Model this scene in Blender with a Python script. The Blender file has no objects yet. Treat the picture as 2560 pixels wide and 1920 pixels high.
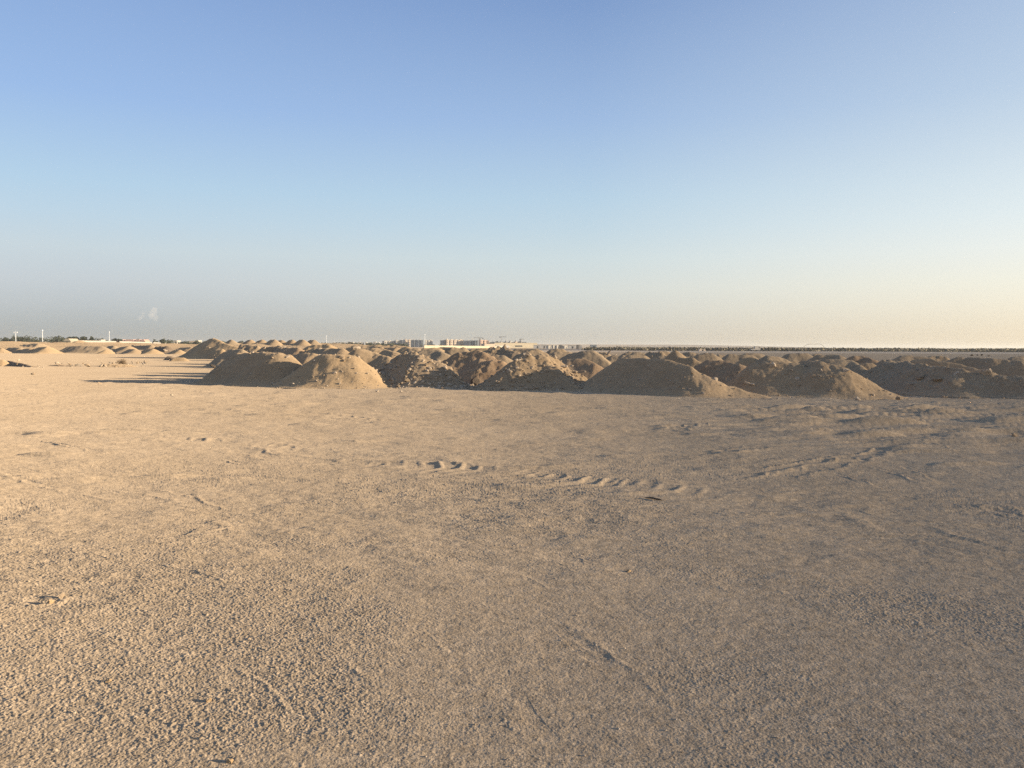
import bpy, math, random
import numpy as np
from mathutils import Matrix, Vector

random.seed(7)
rng = np.random.default_rng(7)
R = math.radians
S = bpy.context.scene
COL = S.collection

# ------------------------------------------------------------------ camera
W0, H0, F0 = 2560.0, 1920.0, 2074.0          # photograph size and focal length in its pixels
CAM_H = 1.65
PITCH, ROLL = R(2.58), R(0.246)
_f = np.array([0, math.cos(PITCH), -math.sin(PITCH)])
_r0 = np.array([1.0, 0, 0]); _u0 = np.array([0, math.sin(PITCH), math.cos(PITCH)])
_r = _r0*math.cos(ROLL) + _u0*math.sin(ROLL)
_u = -_r0*math.sin(ROLL) + _u0*math.cos(ROLL)
cam_d = bpy.data.cameras.new('camera')
cam = bpy.data.objects.new('camera', cam_d); COL.objects.link(cam)
cam_d.sensor_width = 36; cam_d.lens = 36*F0/W0
cam_d.clip_start = 0.05; cam_d.clip_end = 40000
cam.matrix_world = Matrix(((_r[0], _u[0], -_f[0], 0), (_r[1], _u[1], -_f[1], 0), (_r[2], _u[2], -_f[2], CAM_H), (0, 0, 0, 1)))
S.camera = cam

def ray(px, py):
    d = _f + _r*((px-W0/2)/F0) + _u*((H0/2-py)/F0)
    return d
def at(px, py, Y):                            # the place at depth Y seen at that point of the photograph
    d = ray(px, py); k = Y/d[1]
    return np.array([d[0]*k, Y, CAM_H + d[2]*k])
def onground(px, py):
    d = ray(px, py); k = -CAM_H/d[2]
    return np.array([d[0]*k, d[1]*k, 0.0])
def hz(px):                                   # horizon row of the photograph
    d = ray(px, 900); lo, hi = 800., 950.
    for _ in range(22):
        m = (lo+hi)/2
        if ray(px, m)[2] > 0: lo = m
        else: hi = m
    return lo

# ------------------------------------------------------------------ noise
def _hash(ix, iy, s):
    h = (ix.astype(np.int64)*374761393 + iy.astype(np.int64)*668265263 + s*1442695041) & 0xFFFFFFFF
    h = ((h ^ (h >> 13))*1274126177) & 0xFFFFFFFF
    h = h ^ (h >> 16)
    return (h & 0xFFFFFF).astype(np.float32)/np.float32(0xFFFFFF)
def vn(x, y, s=0):
    xi = np.floor(x); yi = np.floor(y)
    fx = (x-xi).astype(np.float32); fy = (y-yi).astype(np.float32)
    fx = fx*fx*fx*(fx*(fx*6-15)+10); fy = fy*fy*fy*(fy*(fy*6-15)+10)
    a = _hash(xi, yi, s); b = _hash(xi+1, yi, s); c = _hash(xi, yi+1, s); d = _hash(xi+1, yi+1, s)
    return (a+(b-a)*fx)*(1-fy) + (c+(d-c)*fx)*fy
def fbm(x, y, s=0, o=4, g=.5):
    t = 0; a = 1.0; n = 0
    for i in range(o):
        t = t + a*(vn(x, y, s+i*17)-.5)*2; n += a; a *= g
        x, y = 1.6*x-1.2*y+3.7, 1.2*x+1.6*y-9.1
    return t/n
def stones(x, y, s=0, rmin=.25, rmax=.55, p=1.0):   # rounded bumps, one in each cell, 0..~.5 high
    xi = np.floor(x); yi = np.floor(y); out = np.zeros(x.shape, np.float32)
    for dx in (-1, 0, 1):
        for dy in (-1, 0, 1):
            cx = xi+dx; cy = yi+dy
            px = cx + .5 + (_hash(cx, cy, s)-.5)*.8; py = cy + .5 + (_hash(cx, cy, s+1)-.5)*.8
            r = rmin + (rmax-rmin)*_hash(cx, cy, s+2)
            r = np.where(_hash(cx, cy, s+3) < p, r, 1e-3)
            d2 = (x-px)**2 + (y-py)**2
            out = np.maximum(out, np.sqrt(np.maximum(r*r-d2, 0))*.9)
    return out
def sstep(a, b, x):
    t = np.clip((x-a)/(b-a), 0, 1); return t*t*(3-2*t)

# ------------------------------------------------------------------ scene helpers
def link(name, me, parent=None, mats=()):
    o = bpy.data.objects.new(name, me); COL.objects.link(o)
    for m in mats: me.materials.append(m)
    if parent is not None: o.parent = parent
    return o
def tag(o, label=None, cat=None, group=None, kind=None):
    if label: o['label'] = label
    if cat: o['category'] = cat
    if group: o['group'] = group
    if kind: o['kind'] = kind
    return o
def empty(name, loc, rz=0):
    o = bpy.data.objects.new(name, None); COL.objects.link(o)
    o.location = loc; o.rotation_euler = (0, 0, rz); o.empty_display_size = .3
    return o
def np_mesh(name, co, quads=None, tris=None, smooth=True, mi=None):
    me = bpy.data.meshes.new(name)
    me.vertices.add(len(co)); me.vertices.foreach_set('co', np.asarray(co, np.float32).ravel())
    fs = quads if quads is not None else tris
    k = 4 if quads is not None else 3
    n = len(fs)
    me.loops.add(n*k); me.loops.foreach_set('vertex_index', np.asarray(fs, np.int32).ravel())
    me.polygons.add(n)
    me.polygons.foreach_set('loop_start', np.arange(0, n*k, k, dtype=np.int32))
    if mi is not None: me.polygons.foreach_set('material_index', np.asarray(mi, np.int32))
    me.polygons.foreach_set('use_smooth', np.full(n, smooth))
    me.update(calc_edges=True); me.validate()
    return me
class MB:                                      # boxes, tubes and blobs collected into one mesh
    def __init__(s): s.v = []; s.f = []
    def box(s, c, d, rz=0):
        n = len(s.v); cr, sr = math.cos(rz), math.sin(rz)
        for z in (-.5, .5):
            for x, y in ((-.5, -.5), (.5, -.5), (.5, .5), (-.5, .5)):
                X, Y = x*d[0], y*d[1]
                s.v.append((c[0]+X*cr-Y*sr, c[1]+X*sr+Y*cr, c[2]+z*d[2]))
        for q in ((0, 3, 2, 1), (4, 5, 6, 7), (0, 1, 5, 4), (1, 2, 6, 5), (2, 3, 7, 6), (3, 0, 4, 7)):
            s.f.append(tuple(n+i for i in q))
        return s
    def tube(s, pts, rad, k=8):
        pts = [Vector(p) for p in pts]; n0 = len(s.v)
        rad = rad if isinstance(rad, (list, tuple)) else [rad]*len(pts)
        for i, p in enumerate(pts):
            t = (pts[min(i+1, len(pts)-1)]-pts[max(i-1, 0)]).normalized()
            a = t.cross(Vector((0, 0, 1)) if abs(t.z) < .9 else Vector((1, 0, 0))).normalized(); b = t.cross(a)
            for j in range(k):
                q = p + (a*math.cos(2*math.pi*j/k)+b*math.sin(2*math.pi*j/k))*rad[i]
                s.v.append(tuple(q))
        for i in range(len(pts)-1):
            for j in range(k):
                s.f.append((n0+i*k+j, n0+i*k+(j+1) % k, n0+(i+1)*k+(j+1) % k, n0+(i+1)*k+j))
        s.f.append(tuple(n0+j for j in range(k))[::-1]); s.f.append(tuple(n0+(len(pts)-1)*k+j for j in range(k)))
        return s
    def prism(s, poly, y0, y1):                # polygon in x-z pushed from y0 to y1
        n = len(s.v); m = len(poly)
        for y in (y0, y1):
            for x, z in poly: s.v.append((x, y, z))
        s.f.append(tuple(range(n, n+m))); s.f.append(tuple(range(n+2*m-1, n+m-1, -1)))
        for i in range(m):
            j = (i+1) % m
            s.f.append((n+i, n+m+i, n+m+j, n+j))
        return s
    def build(s, name, mat, parent=None, smooth=False):
        me = bpy.data.meshes.new(name); me.from_pydata(s.v, [], s.f); me.update()
        if smooth: me.polygons.foreach_set('use_smooth', [True]*len(me.polygons))
        return link(name, me, parent, [mat])

# icosphere base for stones and clods
def ico(sub):
    t = (1+5**.5)/2
    v = [(-1, t, 0), (1, t, 0), (-1, -t, 0), (1, -t, 0), (0, -1, t), (0, 1, t), (0, -1, -t), (0, 1, -t), (t, 0, -1), (t, 0, 1), (-t, 0, -1), (-t, 0, 1)]
    f = [(0, 11, 5), (0, 5, 1), (0, 1, 7), (0, 7, 10), (0, 10, 11), (1, 5, 9), (5, 11, 4), (11, 10, 2), (10, 7, 6), (7, 1, 8), (3, 9, 4), (3, 4, 2), (3, 2, 6), (3, 6, 8), (3, 8, 9), (4, 9, 5), (2, 4, 11), (6, 2, 10), (8, 6, 7), (9, 8, 1)]
    v = [np.array(p)/np.linalg.norm(p) for p in v]
    for _ in range(sub):
        c = {}; nf = []
        def mid(a, b):
            k = (min(a, b), max(a, b))
            if k not in c:
                m = v[a]+v[b]; v.append(m/np.linalg.norm(m)); c[k] = len(v)-1
            return c[k]
        for a, b, d in f:
            x, y, z = mid(a, b), mid(b, d), mid(d, a)
            nf += [(a, x, z), (b, y, x), (d, z, y), (x, y, z)]
        f = nf
    return np.array(v), np.array(f)
ICO0, ICO1, ICO2, ICO3 = ico(0), ico(1), ico(2), ico(3)

def rock_co(size, seed, base=ICO2, flat=.7, facets=9):
    g = np.random.default_rng(seed); v = base[0].copy()
    for _ in range(facets):                     # break flat faces into it
        n = g.normal(size=3); n /= np.linalg.norm(n); h = g.uniform(.45, .85)
        d = v@n; v = v - np.outer(np.maximum(d-h, 0), n)
    v = v*(1+.07*g.normal(size=(len(v), 1)))
    v = v*np.array([g.uniform(.8, 1.25), g.uniform(.8, 1.2), flat])*np.asarray(size)
    a = g.uniform(0, 6.28); c, s = math.cos(a), math.sin(a)
    b = g.uniform(-.5, .5); c2, s2 = math.cos(b), math.sin(b)
    v = v@np.array([[c2, 0, -s2], [0, 1, 0], [s2, 0, c2]]).T
    return v@np.array([[c, -s, 0], [s, c, 0], [0, 0, 1]]).T

# ------------------------------------------------------------------ materials
def new_mat(name):
    m = bpy.data.materials.new(name); m.use_nodes = True
    nt = m.node_tree; nt.nodes.clear()
    out = nt.nodes.new('ShaderNodeOutputMaterial')
    return m, nt, out
def N(nt, typ, **kw):
    n = nt.nodes.new(typ)
    for k, v in kw.items(): setattr(n, k, v)
    return n
def noise(nt, vec, scale, detail=4, rough=.55):
    n = N(nt, 'ShaderNodeTexNoise'); n.inputs['Scale'].default_value = scale; n.inputs['Detail'].default_value = detail
    n.inputs['Roughness'].default_value = rough; nt.links.new(vec, n.inputs['Vector']); return n.outputs['Fac']
def ramp(nt, fac, a, b, lo=(0, 0, 0, 1), hi=(1, 1, 1, 1)):
    r = N(nt, 'ShaderNodeValToRGB'); e = r.color_ramp.elements
    e[0].position = a; e[1].position = b; e[0].color = lo; e[1].color = hi
    nt.links.new(fac, r.inputs['Fac']); return r.outputs['Color']
def mixc(nt, fac, a, b, mode='MIX'):
    m = N(nt, 'ShaderNodeMix', data_type='RGBA', blend_type=mode)
    if hasattr(fac, 'links') or hasattr(fac, 'is_linked'): nt.links.new(fac, m.inputs[0])
    else: m.inputs[0].default_value = fac
    for sk, v in ((m.inputs[6], a), (m.inputs[7], b)):
        if isinstance(v, tuple): sk.default_value = v if len(v) == 4 else v+(1,)
        else: nt.links.new(v, sk)
    return m.outputs[2]
def sand(name, c1, c2, patch=.5, crust=None, grain=0, spk=.66, spkc=(.46, .40, .31), b1=.018, s1=9, b2=.003, s2=55, grainvar=.25, stretch=None):
    tone = lambda c: (c[0]*.95, c[1]*.88, c[2]*.83)
    c1, c2, spkc, crust = tone(c1), tone(c2), tone(spkc), tone(crust) if crust else None
    m, nt, out = new_mat(name)
    geo = N(nt, 'ShaderNodeNewGeometry'); P = geo.outputs['Position']
    if stretch:
        mp = N(nt, 'ShaderNodeMapping'); mp.inputs['Scale'].default_value = stretch; nt.links.new(P, mp.inputs['Vector']); PS = mp.outputs['Vector']
    else: PS = P
    base = mixc(nt, ramp(nt, noise(nt, PS, patch, 5, .6), .35, .65), c1, c2)
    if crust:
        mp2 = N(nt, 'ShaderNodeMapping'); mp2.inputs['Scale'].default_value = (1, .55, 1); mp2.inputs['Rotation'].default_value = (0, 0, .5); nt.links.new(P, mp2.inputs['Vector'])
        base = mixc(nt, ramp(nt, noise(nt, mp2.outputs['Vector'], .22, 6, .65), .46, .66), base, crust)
    fine = ramp(nt, noise(nt, P, 14, 6, .7), .3, .7, (1-grainvar, 1-grainvar, 1-grainvar, 1), (1+grainvar*.6, 1+grainvar*.6, 1+grainvar*.6, 1))
    base = mixc(nt, 1.0, base, fine, 'MULTIPLY')
    if grain:
        base = mixc(nt, 1.0, base, ramp(nt, noise(nt, P, grain, 2, .5), .30, .72, (.62, .62, .62, 1), (1.42, 1.42, 1.40, 1)), 'MULTIPLY')
    pale = ramp(nt, noise(nt, P, 33, 2, .5), spk, spk+.05)
    base = mixc(nt, pale, base, spkc)
    d = N(nt, 'ShaderNodeBsdfDiffuse'); d.inputs['Roughness'].default_value = 1.0
    nt.links.new(base, d.inputs['Color'])
    bp1 = N(nt, 'ShaderNodeBump'); bp1.inputs['Distance'].default_value = b1; bp1.inputs['Strength'].default_value = 1
    nt.links.new(noise(nt, P, s1, 6, .6), bp1.inputs['Height'])
    bp2 = N(nt, 'ShaderNodeBump'); bp2.inputs['Distance'].default_value = b2; bp2.inputs['Strength'].default_value = 1
    nt.links.new(noise(nt, P, s2, 3, .6), bp2.inputs['Height']); nt.links.new(bp1.outputs['Normal'], bp2.inputs['Normal'])
    nt.links.new(bp2.outputs['Normal'], d.inputs['Normal'])
    nt.links.new(d.outputs[0], out.inputs['Surface'])
    return m
def plain(name, col, var=.2, scale=3.0, rough=.9, metal=0.0, bump=.0):
    m, nt, out = new_mat(name)
    geo = N(nt, 'ShaderNodeNewGeometry'); P = geo.outputs['Position']
    v = ramp(nt, noise(nt, P, scale, 5, .6), .3, .7, (1-var, 1-var, 1-var, 1), (1+var*.5, 1+var*.5, 1+var*.5, 1))
    c = mixc(nt, 1.0, col, v, 'MULTIPLY')
    b = N(nt, 'ShaderNodeBsdfPrincipled'); b.inputs['Roughness'].default_value = rough; b.inputs['Metallic'].default_value = metal
    b.inputs['Specular IOR Level'].default_value = .2
    nt.links.new(c, b.inputs['Base Color'])
    if bump:
        bp = N(nt, 'ShaderNodeBump'); bp.inputs['Distance'].default_value = bump; nt.links.new(noise(nt, P, scale*4, 5), bp.inputs['Height']); nt.links.new(bp.outputs['Normal'], b.inputs['Normal'])
    nt.links.new(b.outputs[0], out.inputs['Surface'])
    return m

SAND_A = (.38, .308, .212); SAND_B = (.33, .27, .188)
M_SAND = sand('sand', SAND_A, SAND_B)
M_TAN = sand('tan_sand', (.41, .327, .215), (.365, .293, .195))
M_GREY = sand('grey_soil', (.30, .255, .188), (.345, .288, .205), spk=.62)
M_BROWN = sand('brown_soil', (.31, .235, .162), (.345, .28, .20))
M_RUB = sand('rubble_soil', (.31, .258, .19), (.37, .305, .215), spk=.62, grainvar=.4)
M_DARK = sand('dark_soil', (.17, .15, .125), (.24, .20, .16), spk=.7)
MS = dict(sand=M_SAND, tan=M_TAN, grey=M_GREY, brown=M_BROWN, rub=M_RUB, dark=M_DARK)
M_CLOD = sand('clod', (.32, .27, .20), (.38, .32, .24), spk=.7, b1=.02, s1=20)
M_PALE = sand('pale_stone', (.50, .455, .38), (.44, .39, .31), spk=.75, b1=.02, s1=14, grainvar=.15)
M_DSTONE = sand('dark_stone', (.10, .09, .08), (.15, .135, .115), spk=.78, b1=.02, s1=14)
M_GSTONE = sand('grey_stone', (.24, .225, .20), (.30, .275, .235), spk=.75, b1=.02, s1=14)

# ------------------------------------------------------------------ light
SUN_AZ, SUN_EL = R(102), R(9.5)                # clockwise from straight ahead
sd = np.array([math.sin(SUN_AZ)*math.cos(SUN_EL), math.cos(SUN_AZ)*math.cos(SUN_EL), math.sin(SUN_EL)])
sl = bpy.data.lights.new('sun', 'SUN'); so = bpy.data.objects.new('sun', sl); COL.objects.link(so)
sl.energy = 5.0; sl.angle = R(.55); sl.color = (1, .80, .555)
so.rotation_euler = Vector(sd).to_track_quat('Z', 'Y').to_euler()
so.location = (60, -10, 40)
wd = bpy.data.worlds.new('World'); S.world = wd; wd.use_nodes = True
nt = wd.node_tree; nt.nodes.clear()
wo = nt.nodes.new('ShaderNodeOutputWorld'); bg = nt.nodes.new('ShaderNodeBackground'); nt.links.new(bg.outputs[0], wo.inputs[0])
sky = nt.nodes.new('ShaderNodeTexSky'); sky.sky_type = 'NISHITA'; sky.sun_disc = False
sky.sun_elevation = SUN_EL; sky.sun_rotation = SUN_AZ; sky.air_density = .5; sky.dust_density = 1.0; sky.ozone_density = 3.0
EXPO = 1.24
# the dusty air low over the desert: paler towards the ground, warm on the side of the sun and grey away from it
def lin(c): return tuple(((v/255)/12.92 if v < 10 else ((v/255+.055)/1.055)**2.4) for v in c)
EL = (0, 1, 2.5, 4, 6, 8, 10, 15, 22, 40, 90)
SKYC = dict(left=((166, 166, 161), (176, 176, 171), (192, 193, 189), (202, 205, 202), (205, 215, 214), (195, 215, 224), (185, 212, 229), (160, 191, 231), (140, 171, 217), (110, 140, 190), (90, 118, 165)),
            mid=((197, 190, 176), (207, 201, 188), (214, 212, 200), (219, 221, 211), (213, 224, 221), (200, 219, 226), (189, 214, 229), (163, 191, 226), (131, 161, 206), (104, 132, 182), (90, 118, 165)),
            right=((236, 214, 176), (246, 226, 191), (254, 240, 209), (254, 247, 222), (248, 248, 235), (238, 245, 240), (228, 238, 238), (198, 216, 231), (172, 194, 223), (125, 152, 196), (92, 120, 166)),
            sun=((250, 220, 170), (255, 232, 190), (255, 245, 215), (255, 250, 225), (255, 255, 240), (255, 255, 240), (255, 250, 240), (245, 245, 245), (220, 230, 242), (150, 172, 205), (94, 122, 167)))
SKY_SHARE = .10
def L_(n0, s0): nt.links.new(n0, s0)
def mth(op, a, b=None, clamp=False):
    n = nt.nodes.new('ShaderNodeMath'); n.operation = op; n.use_clamp = clamp
    for sk, v in ((n.inputs[0], a), (n.inputs[1], b)):
        if v is None: continue
        if isinstance(v, (int, float)): sk.default_value = v
        else: L_(v, sk)
    return n.outputs[0]
tc = nt.nodes.new('ShaderNodeTexCoord'); sx = nt.nodes.new('ShaderNodeSeparateXYZ'); L_(tc.outputs['Generated'], sx.inputs[0])
elev = mth('DIVIDE', mth('ARCSINE', mth('MAXIMUM', sx.outputs[2], 0.0)), math.pi/2)
hl = mth('SQRT', mth('ADD', mth('MULTIPLY', sx.outputs[0], sx.outputs[0]), mth('ADD', mth('MULTIPLY', sx.outputs[1], sx.outputs[1]), 1e-6)))
da = mth('DIVIDE', mth('ADD', mth('MULTIPLY', sx.outputs[0], math.sin(SUN_AZ)), mth('MULTIPLY', sx.outputs[1], math.cos(SUN_AZ))), hl)
rm = {}
for k, cs in SKYC.items():
    r = nt.nodes.new('ShaderNodeValToRGB'); el = r.color_ramp.elements
    while len(el) < len(EL): el.new(.5)
    for e_, p_, c_ in zip(el, EL, cs): e_.position = (p_/90.); e_.color = lin(c_)+(1,)
    L_(elev, r.inputs[0]); rm[k] = r.outputs[0]
def seg(a, b): return mth('DIVIDE', mth('SUBTRACT', da, a), b-a, True)
def wmix(f, a, b):
    n = nt.nodes.new('ShaderNodeMix'); n.data_type = 'RGBA'
    if isinstance(f, float): n.inputs[0].default_value = f
    else: L_(f, n.inputs[0])
    L_(a, n.inputs[6]); L_(b, n.inputs[7]); return n.outputs[2]
hazec = wmix(seg(.42, 1.0), wmix(seg(-.12, .42), wmix(seg(-.63, -.12), rm['left'], rm['mid']), rm['right']), rm['sun'])
SKY_ST = .12
gain = nt.nodes.new('ShaderNodeMix'); gain.data_type = 'RGBA'; gain.blend_type = 'MULTIPLY'; gain.inputs[0].default_value = 1
L_(hazec, gain.inputs[6]); g_ = 1/(SKY_ST*2**EXPO); gain.inputs[7].default_value = (g_, g_, g_, 1)
gain.clamp_result = False
L_(wmix(1-SKY_SHARE, sky.outputs[0], gain.outputs[2]), bg.inputs['Color']); bg.inputs['Strength'].default_value = SKY_ST
S.view_settings.view_transform = 'Standard'; S.view_settings.look = 'None'; S.view_settings.gamma = 1; S.view_settings.exposure = EXPO
S.cycles.max_bounces = 6; S.cycles.diffuse_bounces = 3; S.cycles.volume_bounces = 1; S.cycles.use_denoising = False

# ------------------------------------------------------------------ ground
th_f = np.arange(-44, 44.001, math.degrees(1/1450.))
th_c = np.arange(44, 316.1, 4.0)[1:-1]
TH = np.radians(np.concatenate([th_f, th_c]))
rows = list(np.linspace(.15, 2.5, 30)); r = 2.5
while r < 8000:
    rows.append(r)
    if r < 9: r += .0036*(r/3)**1.2
    elif r < 40: r += .038*(r/9)**1.3
    elif r < 200: r += .27*(r/40)**1.6
    else: r *= 1.06
rows.append(8000.); RR = np.array(rows)
nr, nth = len(RR), len(TH)
gx = (RR[:, None]*np.sin(TH)[None]).astype(np.float64); gy = (RR[:, None]*np.cos(TH)[None]).astype(np.float64)
gz = np.zeros_like(gx, np.float32)
near = sstep(14, 5, RR)[:, None]
# broad unevenness, then lumps, then crusted grit
gz += .05*fbm(gx/7, gy/7, 3, 3)*sstep(2, 6, RR)[:, None]*sstep(150, 60, RR)[:, None]
mid = RR < 60
def sub(mask_rows, fn):
    i = np.where(mask_rows)[0]; a, b = i[0], i[-1]+1
    gz[a:b] += fn(gx[a:b], gy[a:b])
def midlumps(x, y):
    rr = np.hypot(x, y)
    coarse = sstep(.42, .68, vn(x/2.1+5, y/2.1, 41))
    a = .017*fbm(x/.55, y/.4, 11, 4, .6)*sstep(3, 8, rr)
    a = a + .03*np.maximum(fbm(x/.9, y/.28, 19, 4, .6), 0)*coarse*sstep(4, 9, rr)
    right = sstep(3.0, 7.0, x)*sstep(12, 15, y)*sstep(27, 22, y)
    u_, v_ = x+.12*y, y-.12*x
    a = a + right*.20*np.maximum(fbm(u_/1.7, v_/.5, 23, 2, .45)-.02, 0)
    a = a + right*.11*np.maximum(fbm(u_/1.3, v_/.22, 43, 2, .5)-.08, 0)
    a = a + .085*np.maximum(fbm(u_/1.1, v_/.34, 29, 2, .45)-.22, 0)*sstep(9, 13, rr)*sstep(.3, .6, vn(x/4, y/3, 33))
    return a.astype(np.float32)*sstep(60, 35, rr)
sub(mid & (RR > 2.4), midlumps)
def grit(x, y):
    rr = np.hypot(x, y)
    k = vn(x/1.3, y/1.3, 77)*.6+vn(x/.45, y/.45, 79)*.25+vn(x/3.1, y/3.1, 81)*.5-.17
    m = .22+.78*sstep(.30, .75, k+.12*sstep(2, -3, x))
    a = .0054*stones(x/.0125, y/.0125, 5, .22, .6, .7)*m
    a = a + .010*stones(x/.024, y/.024, 15, .15, .5, .14)*m
    a = a + .0018*fbm(x/.016, y/.016, 31, 2, .6)*(.5+.5*m)
    a = a + .0030*fbm(x/.22, y/.16, 37, 3, .6)
    a = a + .012*stones(x/.30, y/.30, 61, .03, .10, .35)
    return (a*sstep(16, 9, rr)).astype(np.float32)
sub((RR > 2.45) & (RR < 16), grit)

TS = .34
def track(pix, width, depth, berm, lug=0, pitch=.3, ang=.6, fade=.6):
    """a wheel rut pressed along a line on the ground, with lug marks across it"""
    p = np.array([onground(*q)[:2] for q in pix])
    x0, y0 = p.min(0)-width*2-.3; x1, y1 = p.max(0)+width*2+.3
    rm = np.hypot(np.maximum(np.maximum(x0, -x1), 0), np.maximum(y0, 0)); rM = math.hypot(max(abs(x0), abs(x1)), y1)
    i0, i1 = np.searchsorted(RR, rm), np.searchsorted(RR, rM)
    X = gx[i0:i1]; Y = gy[i0:i1]
    msk = (X > x0) & (X < x1) & (Y > y0) & (Y < y1)
    xs = X[msk]; ys = Y[msk]
    best = np.full(xs.shape, 1e9); lat = np.zeros_like(xs); arc = np.zeros_like(xs); L = 0
    for a, b in zip(p[:-1], p[1:]):
        d = b-a; l = np.hypot(*d); u = d/l
        t = np.clip((xs-a[0])*u[0]+(ys-a[1])*u[1], 0, l)
        dx = xs-a[0]-u[0]*t; dy = ys-a[1]-u[1]*t; dd = np.hypot(dx, dy)
        s = np.sign(u[0]*dy-u[1]*dx); k = dd < best
        best = np.where(k, dd, best); lat = np.where(k, dd*s, lat); arc = np.where(k, L+t, arc); L += l
    w = width/2
    e = best + (.02+.12*width)*fbm(xs/.12, ys/.12, 91, 3) + .2*width*fbm(xs/.5, ys/.5, 94, 2)
    w = w*(.6+.9*vn(arc/.35, arc*0+3, 97))
    side = (lat*(1 if int(pix[0][0]) % 2 else -1) > 0) if width < .3 else 1.0
    prof = -depth*sstep(w, w*.55, e)*(side if width < .3 else 1) + side*berm*np.exp(-((e-w*1.15)/(w*.35))**2)*(.55+.9*vn(xs/.15, ys/.15, 92))
    if lug:
        ph = (arc + ang*np.abs(lat))/pitch*2*math.pi + 1.2*vn(arc/1.2, arc*0, 5)
        prof = prof + lug*(np.maximum(np.sin(ph), 0)**1.5-.25)*sstep(w*1.25, w*.7, e)*(.3+1.2*vn(arc/.5, lat*2, 6))
    prof = (TS*1.0 if p[:, 1].mean() > 8 else TS if width > .3 else TS*.55)*prof*sstep(0, fade, arc)*sstep(L, L-fade, arc)*(.35+.9*vn(xs/.8+7, ys/.8, 93))
    z = gz[i0:i1]; z[msk] += prof.astype(np.float32)
track([(870, 1160), (905, 1163), (1010, 1168), (1120, 1172), (1260, 1182)], .9, .006, .008, .055, .27, .40)
track([(1240, 1180), (1330, 1196), (1450, 1212), (1590, 1230)], .9, .005, .008, .045, .27, .40)
track([(1430, 1196), (1560, 1216), (1700, 1240), (1830, 1262)], .8, .004, .006, .030, .3, .5)
track([(1930, 1200), (2010, 1180), (2100, 1160), (2240, 1120), (2420, 1100)], .35, .010, .03, .02, .25)
track([(2060, 1175), (2140, 1195), (2230, 1226)], .16, .012, .026)
track([(2150, 1160), (2240, 1182), (2350, 1215)], .16, .012, .026)
track([(430, 1098), (490, 1104), (545, 1108)], .60, .015, .02, .09, .40, .9, .3)
track([(640, 1108), (700, 1122), (760, 1130)], .5, .015, .02, .05, .4, .8)
track([(1880, 1172), (1985, 1156), (2090, 1140), (2190, 1131)], .18, .02, .06)
track([(1800, 1205), (1900, 1180), (2010, 1160), (2180, 1137)], .25, .012, .03)
track([(2240, 1160), (2300, 1180), (2380, 1210)], .16, .014, .03)
track([(1740, 1138), (1830, 1130), (1930, 1118)], .3, .012, .03, .03, .4)
track([(1660, 1085), (1700, 1066), (1760, 1062), (1830, 1064)], .5, .02, .02, .07, .42, .9)
track([(740, 1035), (800, 1036), (880, 1042), (960, 1055)], .5, .02, .02, .07, .42, .9)
track([(1330, 1410), (1400, 1424), (1505, 1462)], .07, .012, .03)
track([(1290, 1430), (1370, 1470), (1420, 1490)], .10, .010, .02)
track([(1425, 1380), (1445, 1410), (1475, 1445)], .09, .008, .022)
track([(1540, 1395), (1560, 1420), (1572, 1450)], .11, .008, .03)
track([(1335, 1535), (1380, 1580), (1440, 1640), (1500, 1680), (1600, 1760)], .26, .009, .014)
track([(1290, 1700), (1340, 1790), (1400, 1850), (1480, 1915)], .25, .016, .02)
track([(1440, 1790), (1500, 1830), (1580, 1890), (1700, 1960)], .2, .014, .02)
track([(2040, 1770), (2120, 1830), (2200, 1900)], .25, .016, .022)
track([(2080, 1500), (2160, 1550)], .07, .006, .016)
track([(2190, 1505), (2290, 1550), (2420, 1620)], .1, .006, .018)
track([(2440, 1715), (2540, 1770), (2600, 1800)], .07, .006, .02)
track([(880, 1165), (780, 1150), (690, 1143), (560, 1120)], .4, .010, .022)
track([(90, 1098), (190, 1120), (300, 1136)], .16, .014, .03)
track([(560, 1145), (600, 1155), (680, 1168)], .16, .014, .03)
track([(0, 1180), (80, 1205), (180, 1230)], .2, .01, .02)
track([(2560, 1420), (2300, 1330), (2100, 1270), (1900, 1240)], .5, .008, .014)
track([(1600, 1440), (1800, 1450), (2000, 1470)], .5, .004, .010)
track([(700, 1420), (900, 1400), (1100, 1440)], .5, .004, .010)
for _ in range(22):
    px, py = random.uniform(0, 2500), random.uniform(1400, 1850); q = random.uniform(60, 260); sl_ = random.uniform(.35, .9)*(1 if px > 700 else random.choice((-.7, 1)))
    track([(px, py), (px+q*.5, py+q*.45*sl_), (px+q, py+q*sl_)], random.uniform(.05, .16), .002, random.uniform(.004, .011), fade=.2)
for _ in range(60):                            # short scuffs and windblown ridges across the flat
    px, py = random.uniform(0, 2560), random.uniform(1010, 1420)
    q = random.uniform(80, 260); sl_ = random.uniform(.05, .28)
    track([(px, py), (px+q*.5, py+q*.5*sl_), (px+q, py+q*sl_*1.3)], random.uniform(.08, .2), .004, random.uniform(.006, .016), fade=.6)
def pit(px, py, rad, depth, rim):
    c = onground(px, py)
    d = np.hypot(gx-c[0], gy-c[1]) if False else None
    rc = math.hypot(c[0], c[1]); i0, i1 = np.searchsorted(RR, rc-rad*2), np.searchsorted(RR, rc+rad*2)
    X = gx[i0:i1]; Y = gy[i0:i1]
    dd = np.hypot(X-c[0], Y-c[1])*(1+.9*fbm(X/.15, Y/.15, int(px), 4))
    gz[i0:i1] += (.25*-depth*sstep(rad, rad*.4, dd) + .35*rim*np.exp(-((dd-rad*1.1)/(rad*.35))**2)*(X > c[0]-rad*.2)).astype(np.float32)
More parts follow.
